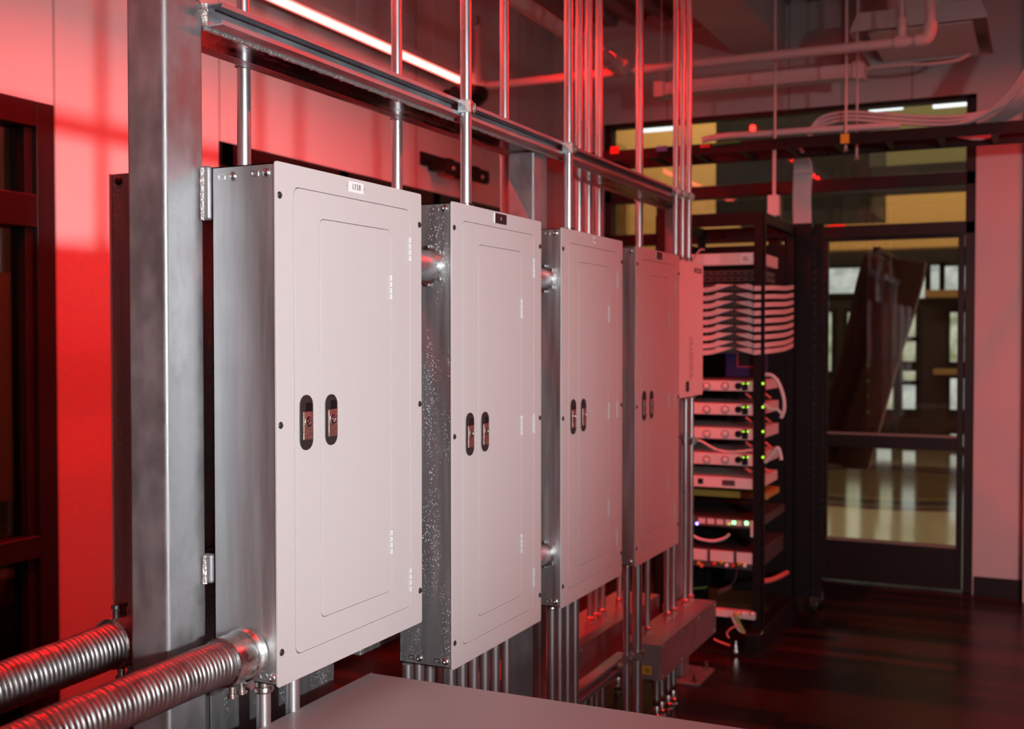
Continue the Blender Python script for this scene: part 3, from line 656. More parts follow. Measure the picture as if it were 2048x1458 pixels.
# wireways low between the posts
def wireway(label, x0, x1, y0, y1, z0, z1, mark):
    t = thing('wireway', label, 'wireway box', ((x0+x1)/2, (y0+y1)/2, z0), 'low steel wireways')
    bd = build('body', MB().box(x0, x1-.002, y0, y1, z0, z1-.002), M['dull'], t, .002)
    build('lid', MB().box(x1-.002, x1, y0+.002, y1-.002, z0+.001, z1).box(x0, x1, y0-.001, y1+.001, z1-.002, z1), M['dull'], t, .0006)
    for y in [y0+.03+(y1-y0-.06)*k/3 for k in range(4)]:
        for z in (z1-.012, z0+.012):
            build('lid_screw', MB().lathe((x1, y, z), (1, 0, 0), [(0, .005), (.003, .004), (.004, .001)], 8), M['zinc'], t)
    if mark:
        lb = build('warning_label', MB().box(x1-.145, x1-.036, y0-.0025, y0-.001, z0+.020, z0+.052), M['yellow'], t, 0, False); lb['label'] = 'yellow warning label'
        lb2 = MB()
        for k in range(3): lb2.box(x1-.060, x1-.042, y0-.0031, y0-.0025, z0+.027+.006*k, z0+.030+.006*k)
        build('print', lb2, M['ink'], lb, 0, False)
    return t
FX0, FX1, FY0, FY1, FZ0, FZ1 = -1.44, -1.247, 3.944, 4.72, .237, .37
wireway('galvanized wireway box with a yellow label, standing on short conduit legs', FX0+.045, FX1, FY0, FY1, FZ0, FZ1, True)
wireway('long red-lit galvanized wireway behind the conduits under the third panel', -1.70, -1.505, 3.32, 4.735, FZ0, FZ1, False)
G4 = 'slim conduits entering the wireways'
XT = -1.345
lbl = ['slim conduit entering the near end of the labelled wireway', 'left one of the middle pair of slim conduits on the labelled wireway', 'right one of the middle pair of slim conduits on the labelled wireway',
       'left of the pair of slim conduits under the small pale box', 'right of the pair of slim conduits under the small pale box']
for i, px in enumerate((1295, 1335, 1347, 1370, 1381.5)):
    y = yX(px, XT, 1200)
    if i < 3: conduit(lbl[i], XT, y, FZ1, .728 if i == 0 else 1.25, .0105, G4, None, True)
    else: conduit(lbl[i], XT, y, FZ1, 1.262, .0105, G4, aX(px, 882, XT).z if i == 4 else None, True, True)
lbl = ['leftmost of three slim conduits standing on the red-lit rear wireway', 'middle of three slim conduits standing on the red-lit rear wireway', 'rightmost of three slim conduits standing on the red-lit rear wireway', 'lone slim conduit standing on the red-lit rear wireway left of the thick conduit']
for i, px in enumerate((1180, 1192.5, 1205, 1239)):
    conduit(lbl[i], -1.60, yX(px, -1.60, 1200), FZ1, .73, .0115, G4, None, True)
lbl = ['front left of four short legs of conduit under the labelled wireway', 'front right of four short legs of conduit under the labelled wireway', 'rear left of four short legs of conduit under the labelled wireway', 'rear right of four short legs of conduit under the labelled wireway']
for i, (px, y) in enumerate(((1313, 4.06), (1323, 4.13), (1336, 4.27), (1346, 4.33))):
    X = -1.345
    yy = yX(px, X, 1400); conduit(lbl[i], X, max(yy, 4.0+.07*i), 0, FZ0, .0118, G4, None, True, False, 1, .06)
lbl = ['first', 'second', 'third', 'fourth']
for i, px in enumerate((1170, 1182, 1193, 1204)):
    conduit('%s from the left of four dim conduits under the rear wireway' % lbl[i], -1.60, yX(px, -1.60, 1400), 0, FZ0, .0118, G4)
conduit('dim conduit under the rear wireway left of the thick conduit', -1.60, yX(1236, -1.60, 1380), 0, FZ0, .0118, G4, None, True, False, 1, .07)
# galvanized box low behind the conduits under the LESB panel
t = thing('junction_box', 'tall galvanized box low behind the conduits under the LESB panel', 'junction box', (-1.46, 1.87, 0))
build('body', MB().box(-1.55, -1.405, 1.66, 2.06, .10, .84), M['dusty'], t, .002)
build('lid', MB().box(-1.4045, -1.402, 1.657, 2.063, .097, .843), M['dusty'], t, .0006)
build('foot', MB().box(-1.54, -1.42, 1.68, 1.72, 0, .10).box(-1.54, -1.42, 2.0, 2.04, 0, .10), M['strut'], t)
# small pale box beyond the fourth panel
BY0, BY1 = 4.30, 4.672
t = thing('control_box', 'small pale pink-lit control box beyond the fourth panel', 'control box', (-1.35, (BY0+BY1)/2, 1.262))
build('body', MB().box(-1.40, -1.302, BY0, BY1, 1.262, 1.805), M['paint2'], t, .003)
cv = build('cover', MB().box(-1.3018, -1.298, BY0-.003, BY1+.003, 1.258, 1.808), M['paint2'], t, .001)
b = build('name_plate', MB().box(-1.298, -1.2972, yX(1388, -1.298), yX(1402, -1.298), aX(1394, 546, -1.298).z, aX(1394, 537, -1.298).z), M['lab_b'], cv, 0, False); b['label'] = 'dark name plate'
m = MB(); 
for k in range(4): m.box(-1.2972, -1.2969, yX(1390+2.6*k, -1.298), yX(1391.7+2.6*k, -1.298), aX(1394, 543.6, -1.298).z, aX(1394, 540.0, -1.298).z)
build('print', m, M['inkw'], t, 0, False)
b = build('rating_label', MB().box(-1.298, -1.2972, BY0+.17, yX(1372, -1.298), aX(1365, 785, -1.298).z, aX(1365, 764, -1.298).z), M['lab_b'], cv, 0, False); b['label'] = 'dark square label'
m = MB(); random.seed(3)
for k in range(26):
    z = aX(1362, 676, -1.298).z-k*.0068; m.box(-1.298, -1.2977, BY0+.17, BY0+.20+.045*random.random(), z, z+.003)
build('print', m, plain('faint_print', (.42, .30, .29), .5), cv, 0, False)
tag(build('cable', MB().prof(spline([aX(1384, 523, -1.33), aX(1392, 510, -1.33), aX(1400, 500, -1.34), aX(1408, 499, -1.36)]), .0045, 8), M['cable'], None), 'short pale cable looping off the top of the small control box', 'cable')

# ------------------------------------------------------------------ flexible conduits
def flex(label, path, r, conn_y, dirv=(0, -1, 0)):
    t = thing('flexible_conduit', label, 'flexible conduit', tuple(path[0]))
    P = spline(path, 40); ln = [0]
    for a, b in zip(P[:-1], P[1:]): ln.append(ln[-1]+(b-a).length)
    n = int(ln[-1]/.0013); Q = []; rad = []; j = 0
    for i in range(n+1):
        s = ln[-1]*i/n
        while j < len(ln)-2 and ln[j+1] < s: j += 1
        q = P[j].lerp(P[j+1], (s-ln[j])/max(1e-9, ln[j+1]-ln[j])); Q.append(q)
        ph = (s/.0098) % 1
        rad.append(r-.0030*(1-math.sin(PI*ph)**.6)+.0004*math.sin(s*37))
    build('hose', MB().prof(Q, rad, 40), M['flex'], t)
    p = Vector(path[0]); fl = p-Vector(dirv)*0
    c = build('connector', MB().lathe(p+Vector((0, .052, 0)), (0, -1, 0), [(0, r*1.14), (.002, r*1.22), (.012, r*1.22), (.016, r*1.12), (.020, r*1.12), (.021, r*1.05), (.026, r*1.05), (.027, r*1.13), (.072, r*1.13), (.073, r*1.08)], 40), M['zinc'], t)
    m = MB()
    for dy in (-.006, .020):
        m.lathe(p+Vector((.012, dy, -r*1.10)), (0, 0, -1), [(0, .007), (.014, .007), (.014, .010), (.020, .010)], 10)
    build('clamp_screw', m, M['zinc'], c)
    m = MB().cyl(p+Vector((-.012, .02, -r*1.18)), p+Vector((.03, .02, -r*1.18)), .005, 8).lathe(p+Vector((.03, .02, -r*1.18)), (1, 0, 0), [(0, .009), (.006, .009), (.007, .004)], 6)
    build('clamp_bolt', m, M['zinc'], c)
    return t
fz = .925
flex('front ribbed flexible steel conduit plugged into the side of the LESB panel', [(-1.303, 1.588, fz), (-1.303, 1.50, fz+.001), (-1.305, 1.35, fz-.002), (-1.315, 1.15, fz-.012), (-1.33, .95, fz-.04), (-1.34, .75, fz-.12), (-1.34, .6, fz-.3)], .0395, 1.638)
rf = flex('rear ribbed flexible steel conduit passing behind the thick post', [(-1.562, 1.588, fz+.003), (-1.565, 1.50, fz-.003), (-1.575, 1.35, fz-.012), (-1.59, 1.15, fz-.03), (-1.60, .95, fz-.07), (-1.60, .75, fz-.16), (-1.60, .6, fz-.34)], .042, 1.638)
m = MB()
for dy in (-.005, .014):
    m.lathe((-1.575, 1.60+dy, fz+.048), (0, 0, 1), [(0, .006), (.016, .006), (.016, .009), (.022, .008)], 10)
build('clamp_screw', m, M['screw'], rf)

# ------------------------------------------------------------------ near cabinet
ap = aZ(740, 1345.5, .78)
t = thing('equipment_cabinet', 'low pale cabinet in front of the panels, only its flat top showing', 'cabinet', (ap.x+.45, ap.y-.45, 0))
cx0, cx1, cy0, cy1 = ap.x, ap.x+.95, ap.y-.95, ap.y
build('body', MB().box(cx0+.006, cx1-.006, cy0+.006, cy1-.006, .0, .768), M['paint3'], t, .002)
build('top', MB().prism([(x, y, .768) for x, y in rr(cx0, cx1, cy0, cy1, .010, 4)], (0, 0, .012)), M['paint3'], t, .0015)
build('top_lip', MB().box(cx0+.0015, cx0+.0035, cy1-.012, cy1+.0035, .755, .7795), M['paint3'], t)
build('door', MB().box(cx1-.006, cx1-.001, cy0+.03, cy1-.03, .06, .74), M['paint3'], t, .002)

# ------------------------------------------------------------------ data rack
KX0, KX1, KY0, KY1 = -1.73, -1.192, 5.36, 6.16
rk = thing('data_rack', 'tall black open data rack beyond the panels', 'rack', ((KX0+KX1)/2, (KY0+KY1)/2, 0))
zt = 2.10
def upright(x, y, face):
    m = MB().box(x, x+.048, y, y+.006, .10, zt).box(x+(.042 if face > 0 else 0), x+(.048 if face > 0 else .006), y, y+.05, .10, zt)
    o = build('upright', m, M['black'], rk, .001)
for x, s in ((KX0, -1), (KX1-.048, 1)):
    upright(x, KY0, s); upright(x, KY1-.05, s)
    build('side_rail', MB().box(x, x+.045, KY0+.05, KY1-.05, zt-.05, zt), M['black'], rk, .002)
    build('base_rail', MB().box(x-.01, x+.055, KY0-.12, KY1+.02, .0, .10), M['black'], rk, .004)
for y in (KY0, KY1-.05):
    build('top_rail', MB().box(KX0+.048, KX1-.048, y, y+.045, zt-.06, zt), M['black'], rk, .002)
build('base_plate', MB().box(KX0-.02, KX1+.03, KY0-.15, KY1+.03, 0, .012), M['black'], rk, .002)
build('rear_door', MB().box(KX0+.05, KX1-.05, KY1-.06, KY1-.051, .11, 2.0), M['black'], rk, .002)
build('side_panel', MB().box(KX0+.002, KX0+.008, KY0+.055, KY1-.055, .11, 2.0), M['black'], rk)
build('foot_bolt', MB().lathe((KX1-.10, KY0-.11, .012), (0, 0, 1), [(0, .02), (.004, .02), (.004, .012), (.03, .012), (.03, .007), (.05, .007)], 8), M['zinc'], rk)
zr_ = lambda py: aY(1455, py, KY0).z
DX = (KX0+.05, KX1-.05)
def device(name, label, cat, y_top, y_bot, depth, mat, x1=KX1-.02, group=None, y0=None):
    z1, z0 = zr_(y_top), zr_(y_bot); yy = KY0+.008 if y0 is None else y0
    t = thing(name, label, cat, ((DX[0]+x1)/2, yy+depth/2, z0), group)
    build('case', MB().box(DX[0], x1-.004, yy+.012, yy+depth, z0, z1), mat, t, .003)
    fp = build('front_panel', MB().box(DX[0], x1, yy-.004+.008, yy+.0118, z0, z1), mat, t, .002)
    return t, fp, z0, z1, yy+.004
def led(par, px, py, mat, y, r=.006, name='indicator_light'):
    p = aY(px, py, y); return build(name, MB().lathe(p, (0, -1, 0), [(0, r), (.002, r), (.004, r*.7), (.005, r*.2)], 12), mat, par)
# top device with white labels
t, fp, z0, z1, yf = device('rack_device', 'grey rack unit with two white labels at the top of the rack', 'rack unit', 506, 530, .42, M['grey_dev'])
for a, b in ((1408, 1440), (1481, 1506)):
    q = aY(a, 517, yf); q2 = aY(b, 517, yf)
    l = build('paper_label', MB().box(q.x, q2.x, yf-.002, yf-.0005, z0+.006, z1-.004), M['lab_w'], fp, 0, False); l['label'] = 'white paper label'
m = MB(); q = aY(1493, 516, yf)
for k in range(3): m.box(q.x-.018, q.x+.012-.004*k, yf-.0027, yf-.002, q.z-.012+.008*k, q.z-.009+.008*k)
build('print', m, M['ink'], fp, 0, False)
# switches with bundles of patch cables
rows = [(541, 551), (553, 563)]
for i, (a, b) in enumerate(rows):
    t, fp, z0, z1, yf = device('network_switch', '%s dark network switch under the labelled rack unit' % ('upper' if i == 0 else 'lower'), 'network switch', a, b, .35, M['dark_dev'], group='dark switches above the patch panels')
    m = MB()
    for k in range(12): m.box(DX[0]+.03+k*.034, DX[0]+.052+k*.034, yf-.001, yf, z0+.006, z1-.006)
    build('ports', m, M['pocket'], fp, 0, False)
cy = [574, 591, 607, 623, 639, 655, 671, 687, 700]
for i, py in enumerate(cy):
    zc = zr_(py); h = .017
    t = thing('patch_bay', '%s patch panel from the top of the cabled stack in the rack' % (ordn[i]), 'patch panel', ((DX[0]+DX[1])/2, KY0+.03, zc-h), 'patch panels in the rack')
    build('face_plate', MB().box(DX[0], KX1-.006, KY0+.03, KY0+.045, zc-h, zc+h), M['dark_dev'], t, .001)
    m = MB()
    for k in range(16): m.box(DX[0]+.02+k*.027, DX[0]+.036+k*.027, KY0+.0285, KY0+.030, zc+.001, zc+.013)
    build('ports', m, M['pocket'], t, 0, False)
    # two bundles, each of several cables, splitting from the middle to both sides
    for sgn, nm in ((-1, 'left'), (1, 'right')):
        xm = aY(1466, py, KY0).x
        b = thing('cable_bundle', 'pale patch cables leaving to the %s on the %s patch panel row' % (nm, ordn[i]), 'cables', (xm, KY0-.01, zc-.03), 'patch cable bundles in the rack')
        for k in range(6):
            m = MB(); o = (k-2.5)*.0032; xx = xm+sgn*.010*(k+1)
            if sgn < 0: pts = [(xx, KY0+.03, zc+.010), (xx-.015, KY0-.005, zc+.008+o*.4), (xm-.10, KY0-.018+.004*(k % 3), zc-.010+o), (xm-.18, KY0-.02+.004*(k % 2), zc-.014+o), (DX[0]+.0, KY0-.015, zc-.006+o)]
            else: pts = [(xx, KY0+.03, zc+.010), (xx+.015, KY0-.005, zc+.006+o*.4), (xm+.10, KY0-.018+.004*(k % 3), zc-.010+o), (KX1-.03, KY0-.022+.004*(k % 2), zc-.010+o), (KX1+.02, KY0+.10, zc-.004+o), (KX1+.028, KY0+.36, zc+.004+o), (KX1+.02, KY0+.60, zc+.02+o)]
            m.prof(spline(pts, 6), .0037, 7); build('cable', m, M['cable'], b)
# device with red outline and blue lower edge
q0 = aY(1474, 755, KY0+.06); q1 = aY(1531, 684, KY0+.06)
t = thing('handheld_tester', 'dark blue cased device with a red rim leaning in the rack', 'device', ((q0.x+q1.x)/2, KY0+.09, q0.z))
yy = KY0+.062
build('case', MB().box(q0.x-.06, q1.x, yy+.002, yy+.06, q0.z, q1.z), M['blue'], t, .008)
build('rim', MB().ring(xz(rr(q0.x, q1.x, q0.z+.05, q1.z, .006, 3), yy-.003), xz(rr(q0.x+.004, q1.x-.004, q0.z+.054, q1.z-.003, .004, 3), yy-.003), (0, .006, 0)), M['redtag'], t)
build('screen', MB().box(q0.x+.008, q1.x-.008, yy-.001, yy+.0018, q0.z+.058, q1.z-.006), M['blackp'], t, 0, False)
# four amplifiers
amps = [(762, 782), (808, 830), (857, 879), (908, 931)]
for i, (a, b) in enumerate(amps):
    t, fp, z0, z1, yf = device('amplifier', '%s pale amplifier with two round knobs in the rack' % ['topmost', 'second', 'third', 'lowest'][i], 'amplifier', a, b, .46, M['grey_dev'], group='amplifiers in the rack')
    py = (a+b)/2
    for px in (1413, 1450):
        p = aY(px, py, yf)
        k = build('knob', MB().lathe(p, (0, -1, 0), [(0, .0155), (.003, .0155), (.003, .012), (.014, .0105), (.015, .008)], 16), M['grey_dev'], t)
        build('dial_ring', MB().lathe(p, (0, -1, 0), [(0, .019), (.0015, .019), (.0015, .0158), (0, .0158)], 20), M['pocket'], k)
    p0 = aY(1477, py, yf)
    build('speaker_jack', MB().lathe(p0, (0, -1, 0), [(0, .0165), (.006, .0165), (.006, .012), (.002, .012), (.002, .002)], 14), M['pocket'], t)
    q = aY(1490, py-2, yf); build('meter', MB().box(q.x-.015, q.x+.014, yf-.0015, yf, z0+.004, z1-.002), M['pocket'], fp, 0, False)
    for px in (1487, 1495.5): led(t, px, py-5, M['yled'], yf-.002, .0045)
    led(t, 1526, py-5, M['yled'], yf-.05, .006)
    for px, dz in ((1492, 18), (1531, 20)):
        u = aY(px, b+dz*.3, yf-.004)
        tag(build('patch_plug', MB().cyl(u, u+Vector((.028, -.012, -.018)), .005, 8), M['cable_r'], None), 'pale red plug hanging off the %s amplifier, %s of the rack post' % (['topmost', 'second', 'third', 'lowest'][i], 'left' if px < 1500 else 'right'), 'plug', 'plugs on the amplifiers')
# pale unit with grille
t, fp, z0, z1, yf = device('rack_device', 'pale rack unit with a dark display, below the amplifiers', 'rack unit', 956, 977, .44, M['white'])
q = aY(1444, 966, yf); q2 = aY(1470, 966, yf); build('display', MB().box(q.x, q2.x, yf-.0015, yf, z0+.012, z1-.012), M['dark_dev'], fp, 0, False)
q = aY(1401, 966, yf); build('socket', MB().box(q.x-.013, q.x+.013, yf-.0015, yf, z0+.014, z1-.010), M['pocket'], fp, 0, False)
t, fp, z0, z1, yf = device('rack_shelf', 'yellow edged rack shelf above the server with green lights', 'shelf', 994, 1007, .3, M['yel_strip'], y0=KY0+.2)
# server with blue and green lights
t, fp, z0, z1, yf = device('server', 'flat server with bright green and blue lights in the rack', 'server', 1038, 1056, .62, M['dark_dev'])
m = MB()
for k in range(6): m.box(DX[0]+.17+k*.045, DX[0]+.205+k*.045, yf-.001, yf, z0+.012, z1-.006)
build('drive_bays', m, M['grey_dev'], fp, 0, False)
led(t, 1394, 1047, M['bled'], yf, .007); led(t, 1468, 1045, M['gled'], yf, .0085); led(t, 1493, 1046, M['gled'], yf, .0085); led(t, 1459, 1048, M['yled'], yf, .004)
build('handle', MB().box(aY(1505, 1056, yf).x-.006, aY(1505, 1056, yf).x+.006, yf-.022, yf, z0-.035, z1), M['grey_dev'], t, .003)
# lower unit with coloured jacks
t, fp, z0, z1, yf = device('rack_device', 'low rack unit with red, yellow and white jacks along its front', 'rack unit', 1102, 1138, .6, M['dark_dev'])
for k in range(3):
    build('bay_door', MB().box(DX[0]+.10+k*.13, DX[0]+.215+k*.13, yf-.004, yf, z0+.03, z1-.004), M['grey_dev'], fp, .002)
for px, py, c in ((1398, 1126, 'cable_y'), (1404, 1131, 'cable_r'), (1429, 1127, 'redtag'), (1443, 1124, 'cable_y'), (1454, 1130, 'lab_w'), (1466, 1131, 'redtag'), (1479, 1127, 'cable_y'), (1490, 1131, 'lab_w')):
    q = aY(px, py, yf-.004); build('jack', MB().lathe(q, (0, -1, 0), [(0, .0095), (.012, .009), (.014, .006), (.018, .005)], 10), M[c], t)
# bottom power strip with small plugs and loose wires
z0, z1 = zr_(1233), zr_(1219)
t = thing('power_strip', 'red-lit power strip with small plugs at the foot of the rack', 'power strip', ((DX[0]+KX1)/2, KY0-.01, z0))
build('body', MB().box(DX[0], KX1-.03, KY0-.02, KY0+.03, z0, z1), M['grey_dev'], t, .003)
for px, py, c in ((1474, 1227, 'yellow'), (1488, 1226, 'lab_w'), (1506, 1227, 'lab_w')):
    q = aY(px, py, KY0-.02); build('plug', MB().lathe(q, (0, -1, 0), [(0, .010), (.02, .009), (.024, .005)], 10), M[c], t)
def cable(label, pts, r, mat, cat='cable', group=None): return tag(build('cable', MB().prof(spline(pts, 10), r, 8), M[mat], None), label, cat, group)
Y5 = KY0-.06
A = lambda x, y, Y=Y5: aY(x, y, Y)
for i in range(5):
    cable('thin %s wire hanging off the power strip, %s of five' % (['white', 'white', 'green', 'yellow', 'green'][i], ordn[i]), [A(1462+i*3, 1232), A(1470+i*3, 1248), A(1479+i*4, 1262+i*2), A(1500+i*2, 1270+i*1.5), A(1520, 1268+i), A(1535, 1252, KY0+.15)], .003, ['cable', 'cable', 'cable_g', 'cable_y', 'cable_g'][i], 'wire', 'loose wires at the rack foot')
cable('red wire curling on the rack base', [A(1480, 1250), A(1464, 1256), A(1454, 1266), A(1458, 1276)], .005, 'cable_r', 'wire')
cable('short red wire lying on the rack base beside the wireway', [A(1428, 1278, KY0-.10), A(1442, 1285, KY0-.10), A(1460, 1291, KY0-.10)], .005, 'cable_r', 'wire')
cable('thick pale cable arching over the right side of the amplifiers', [A(1531, 749), A(1545, 752), A(1558, 768), A(1567, 795), A(1568, 820), A(1562, 836)], .009, 'cable')
cable('pale red cable curving from the rack to the cable tower', [A(1520, 1163, KY0+.1), A(1538, 1161, KY0+.2), A(1555, 1155, KY0+.35), A(1574, 1145, KY0+.6)], .013, 'cable_r')
cable('pale cable sagging left of the third amplifier', [A(1386, 878), A(1405, 884), A(1430, 898), A(1455, 904), A(1480, 903), A(1505, 900)], .006, 'cable')
cable('pale cable looping under the server', [A(1384, 1070), A(1400, 1078), A(1425, 1082), A(1448, 1077), A(1459, 1068)], .007, 'cable')
cable('short pale cable beside the second amplifier', [A(1528, 808), A(1540, 818), A(1556, 820), A(1566, 834)], .007, 'cable')
cable('small bundle of pale cable beside the lowest amplifier', [A(1530, 925), A(1545, 908), A(1556, 896), A(1563, 920)], .009, 'cable')
cable('green wire behind the wireway at the foot of the rack', [A(1384, 1177, KY0+.1), A(1400, 1176, KY0+.1), A(1414, 1174, KY0+.1)], .005, 'cable_g', 'wire')
p = A(1440, 1190)
t = thing('power_adapter', 'small grey adapter dangling low in the rack', 'adapter', tuple(p))
build('body', MB().prism([p+Vector((-.01, 0, 0)), p+Vector((.05, 0, .03)), p+Vector((.05, 0, .05)), p+Vector((-.01, 0, .022))], (0, .03, 0)), M['dark_dev'], t, .003)
build('cord', MB().prof(spline([p+Vector((.048, .015, .045)), p+Vector((.07, .03, .09)), p+Vector((.06, .08, .16)), p+Vector((.05, .12, .22))], 8), .003, 7), M['cable_k'], t)

# cable tower with finger combs
ty = 6.20; tx0 = xY(1566, ty, 820); tx1 = xY(1621, ty, 820)
tz1 = aY(1595, 447, ty).z; tz0 = aY(1595, 1195, ty).z
t = thing('cable_tower', 'tall flat black cable tower on casters right of the rack', 'cable manager', ((tx0+tx1)/2, ty+.1, 0))
build('panel', MB().box(tx0, tx1, ty, ty+.02, tz0, tz1), M['black'], t, .003)
build('channel', MB().box(tx0, tx0+.012, ty+.02, ty+.22, tz0, tz1).box(tx0, tx1, ty+.21, ty+.22, tz0, tz1), M['black'], t, .002)
for col, dx in (('finger_comb', .0), ('finger_comb', .026)):
    x = tx1+.002+dx; pts = [(x, tz0), ]
    for k in range(int((tz1-tz0-.05)/.0445)):
        z = tz0+.03+k*.0445
        pts += [(x+.006, z-.006), (x+.018, z), (x+.024, z+.006), (x+.024, z+.014), (x+.018, z+.020), (x+.006, z+.026)]
    pts += [(x, tz1)]
    m = MB().prism(xz(pts, ty+.03+dx*2), (0, .022, 0))
    build('finger_comb', m, M['blackp'], t)
build('comb_rail', MB().box(tx1, tx1+.055, ty+.05, ty+.065, tz0, tz1), M['black'], t, .001)
for x in (tx0+.03, tx1+.02):
    for y in (ty+.04, ty+.20):
        c = build('caster', MB().lathe((x-.014, y, .040), (1, 0, 0), [(0, .028), (.003, .038), (.024, .038), (.028, .028)], 20), M['rubber'], t)
        build('caster_fork', MB().prism(xz([(x-.019, .035), (x-.015, .035), (x-.015, tz0-.004), (x+.015, tz0-.004), (x+.015, .035), (x+.019, .035), (x+.019, tz0), (x-.019, tz0)], y-.018), (0, .036, 0)), M['zinc'], c)

# ------------------------------------------------------------------ overhead: ladder tray, cables, pipes, diffuser
TY0, TY1 = 5.72, 6.05
tr = thing('cable_ladder', 'long black cable ladder hung under the ceiling across the room', 'cable tray', (-.5, 5.9, 2.47))
tz = aY(1750, 262, TY0).z
X0, X1 = xY(1208, TY1, 300), 1.3
for y in (TY0, TY1-.012):
    build('side_rail', MB().box(X0, X1, y, y+.012, tz-.055, tz), M['black'], tr, .001)
for k in range(14):
    x = X0+.12+k*.24; build('rung', MB().box(x, x+.03, TY0+.012, TY1-.012, tz-.05, tz-.03), M['black'], tr, .001)
for px, lab in ((1692, 'left of the two rods'), (1714, 'right of the two rods'), (1550, 'rod')):
    y = TY0+.02 if px != 1714 else TY1-.02
    x = xY(px, y, 240); r = thing('hanger_rod', {1692: 'thin threaded rod with a yellow tag holding the cable ladder', 1714: 'thin threaded rod beside the yellow tagged one, holding the cable ladder', 1550: 'thin threaded rod above the hanging outlet box'}[px], 'rod', (x, y, tz-.08), 'rods holding the cable ladder')
    build('rod', MB().cyl((x, y, tz-.08), (x, y, ZC), .0065, 8), M['white_pipe'], r)
    if px != 1550: build('nut', MB().lathe((x, y, tz-.085), (0, 0, 1), [(0, .013), (.012, .013)], 6), M['zinc'], r)
    if px == 1692:
        k = build('tag', MB().box(x-.021, x+.021, y-.034, y-.03, tz-.052, tz-.005), M['yellow'], r, .001); k['label'] = 'yellow tag'
def traytag(lb, px, py, w, h, mat):
    q = aY(px, py, TY0-.004); tag(build('tag', MB().box(q.x-w/2, q.x+w/2, TY0-.004, TY0-.0002, q.z-h/2, q.z+h/2), M[mat], None), lb, 'tag')
traytag('small red tag on the left part of the cable ladder', 1229, 300, .05, .04, 'redtag')
traytag('small purple label on the cable ladder, left of the three conduits', 1323, 297, .058, .028, 'purple')
traytag('small red label on the cable ladder, right of the three conduits', 1410, 292, .05, .014, 'redtag')
cable('straight pale cable lying along the top of the cable ladder', [aY(1405, 280, TY0+.05), aY(1450, 272, TY0+.05), aY(1520, 268, TY0+.05), aY(1600, 262, TY0+.05), aY(1700, 256, TY0+.05), aY(1800, 250, TY0+.05)], .017, 'cable')
cable('green cable on the cable ladder', [aY(1425, 290, TY0-.01), aY(1450, 286, TY0-.01), aY(1480, 284, TY0-.01)], .008, 'cable_g')
b = thing('cable_bundle', 'pale cables sweeping from the cable ladder up to the top right', 'cables', tuple(aY(1850, 250, TY0+.1)))
for k in range(9):
    o = Vector((0, .018*(k % 3), .012*(k//3)))
    sh = k*4
    pts = [aY(1616, 272, TY0+.12)+o*.5, aY(1640, 252-k, TY0+.12)+o, aY(1690, 240-k, TY0+.1)+o, aY(1760, 243-k, TY0+.08)+o, aY(1850, 249-k*.8, TY0+.05)+o, aY(1920, 246-k*.6, TY0)+o, aY(1975+sh, 224, TY0-.05)+o, aY(2020+sh, 182, TY0-.12)+o, aY(2058+sh, 130, TY0-.2)+o, aY(2120+sh, 60, TY0-.3)+o]
    build('cable', MB().prof(spline(pts, 8), .0075, 8), M['cable'], b)
b = thing('cable_bundle', 'second clump of pale cables rising beside the sweep at the top right', 'cables', tuple(aY(2000, 235, TY0)))
for k in range(7):
    o = Vector((.012*k, .01*(k % 3), 0))
    pts = [aY(1960, 248, TY0+.12)+o, aY(1992, 234, TY0+.04)+o, aY(2018, 212, TY0-.05)+o, aY(2045, 180, TY0-.12)+o, aY(2090, 110, TY0-.2)+o, aY(2140, 40, TY0-.3)+o]
    build('cable', MB().prof(spline(pts, 8), .0085, 8), M['cable'], b)
b = thing('cable_bundle', 'pale cables sagging below the cable ladder near its right end', 'cables', tuple(aY(1960, 276, TY0)))
for k in range(4):
    pts = [aY(1895, 262+k, TY1-.1), aY(1925, 270+k*1.6, TY1-.1), aY(1960, 273+k*1.6, TY1-.1), aY(1990, 266+k*1.4, TY1-.1), aY(2012, 256+k, TY1-.1)]
    build('cable', MB().prof(spline(pts, 8), .007, 8), M['cable'], b)
b = thing('cable_bundle', 'thick drop of pale cables falling from the cable ladder to the cable tower', 'cables', tuple(aY(1605, 446, ty+.08)))
for k in range(14):
    px = 1588+(k % 7)*5.2; dy = .02*(k//7)
    pts = [aY(1570+(k % 7)*2.5, 286, TY1-.1+dy), aY(1584+(k % 7)*3.4, 302, TY1-.02+dy), aY(px+2, 330, ty+.02+dy), aY(px, 390, ty+.05+dy), aY(px+1, 455, ty+.06+dy)]
    build('cable', MB().prof(spline(pts, 8), .0085, 8), M['cable'], b)
build('tie', MB().box(aY(1586, 340, ty).x, aY(1622, 340, ty).x, ty+.012, ty+.10, aY(1600, 346, ty).z, aY(1600, 342, ty).z), M['cable'], b)
# outlet box on a drop conduit
y = TY0+.03; x = xY(1548, y, 400)
t = thing('outlet_box', 'pale outlet box hanging on a thin pipe above the rack', 'outlet box', (x, y, aY(1548, 434, y).z))
build('box', MB().box(x-.028, x+.028, y-.03, y+.02, aY(1548, 432, y).z, aY(1548, 391, y).z), M['white'], t, .004)
build('drop_pipe', MB().cyl((x, y, aY(1548, 391, y).z), (x, y, tz-.05), .010, 10), M['white_pipe'], t)
build('plug', MB().lathe((x, y, aY(1548, 432, y).z), (0, 0, -1), [(0, .012), (.02, .011), (.024, .007), (.06, .006)], 10), M['white'], t)
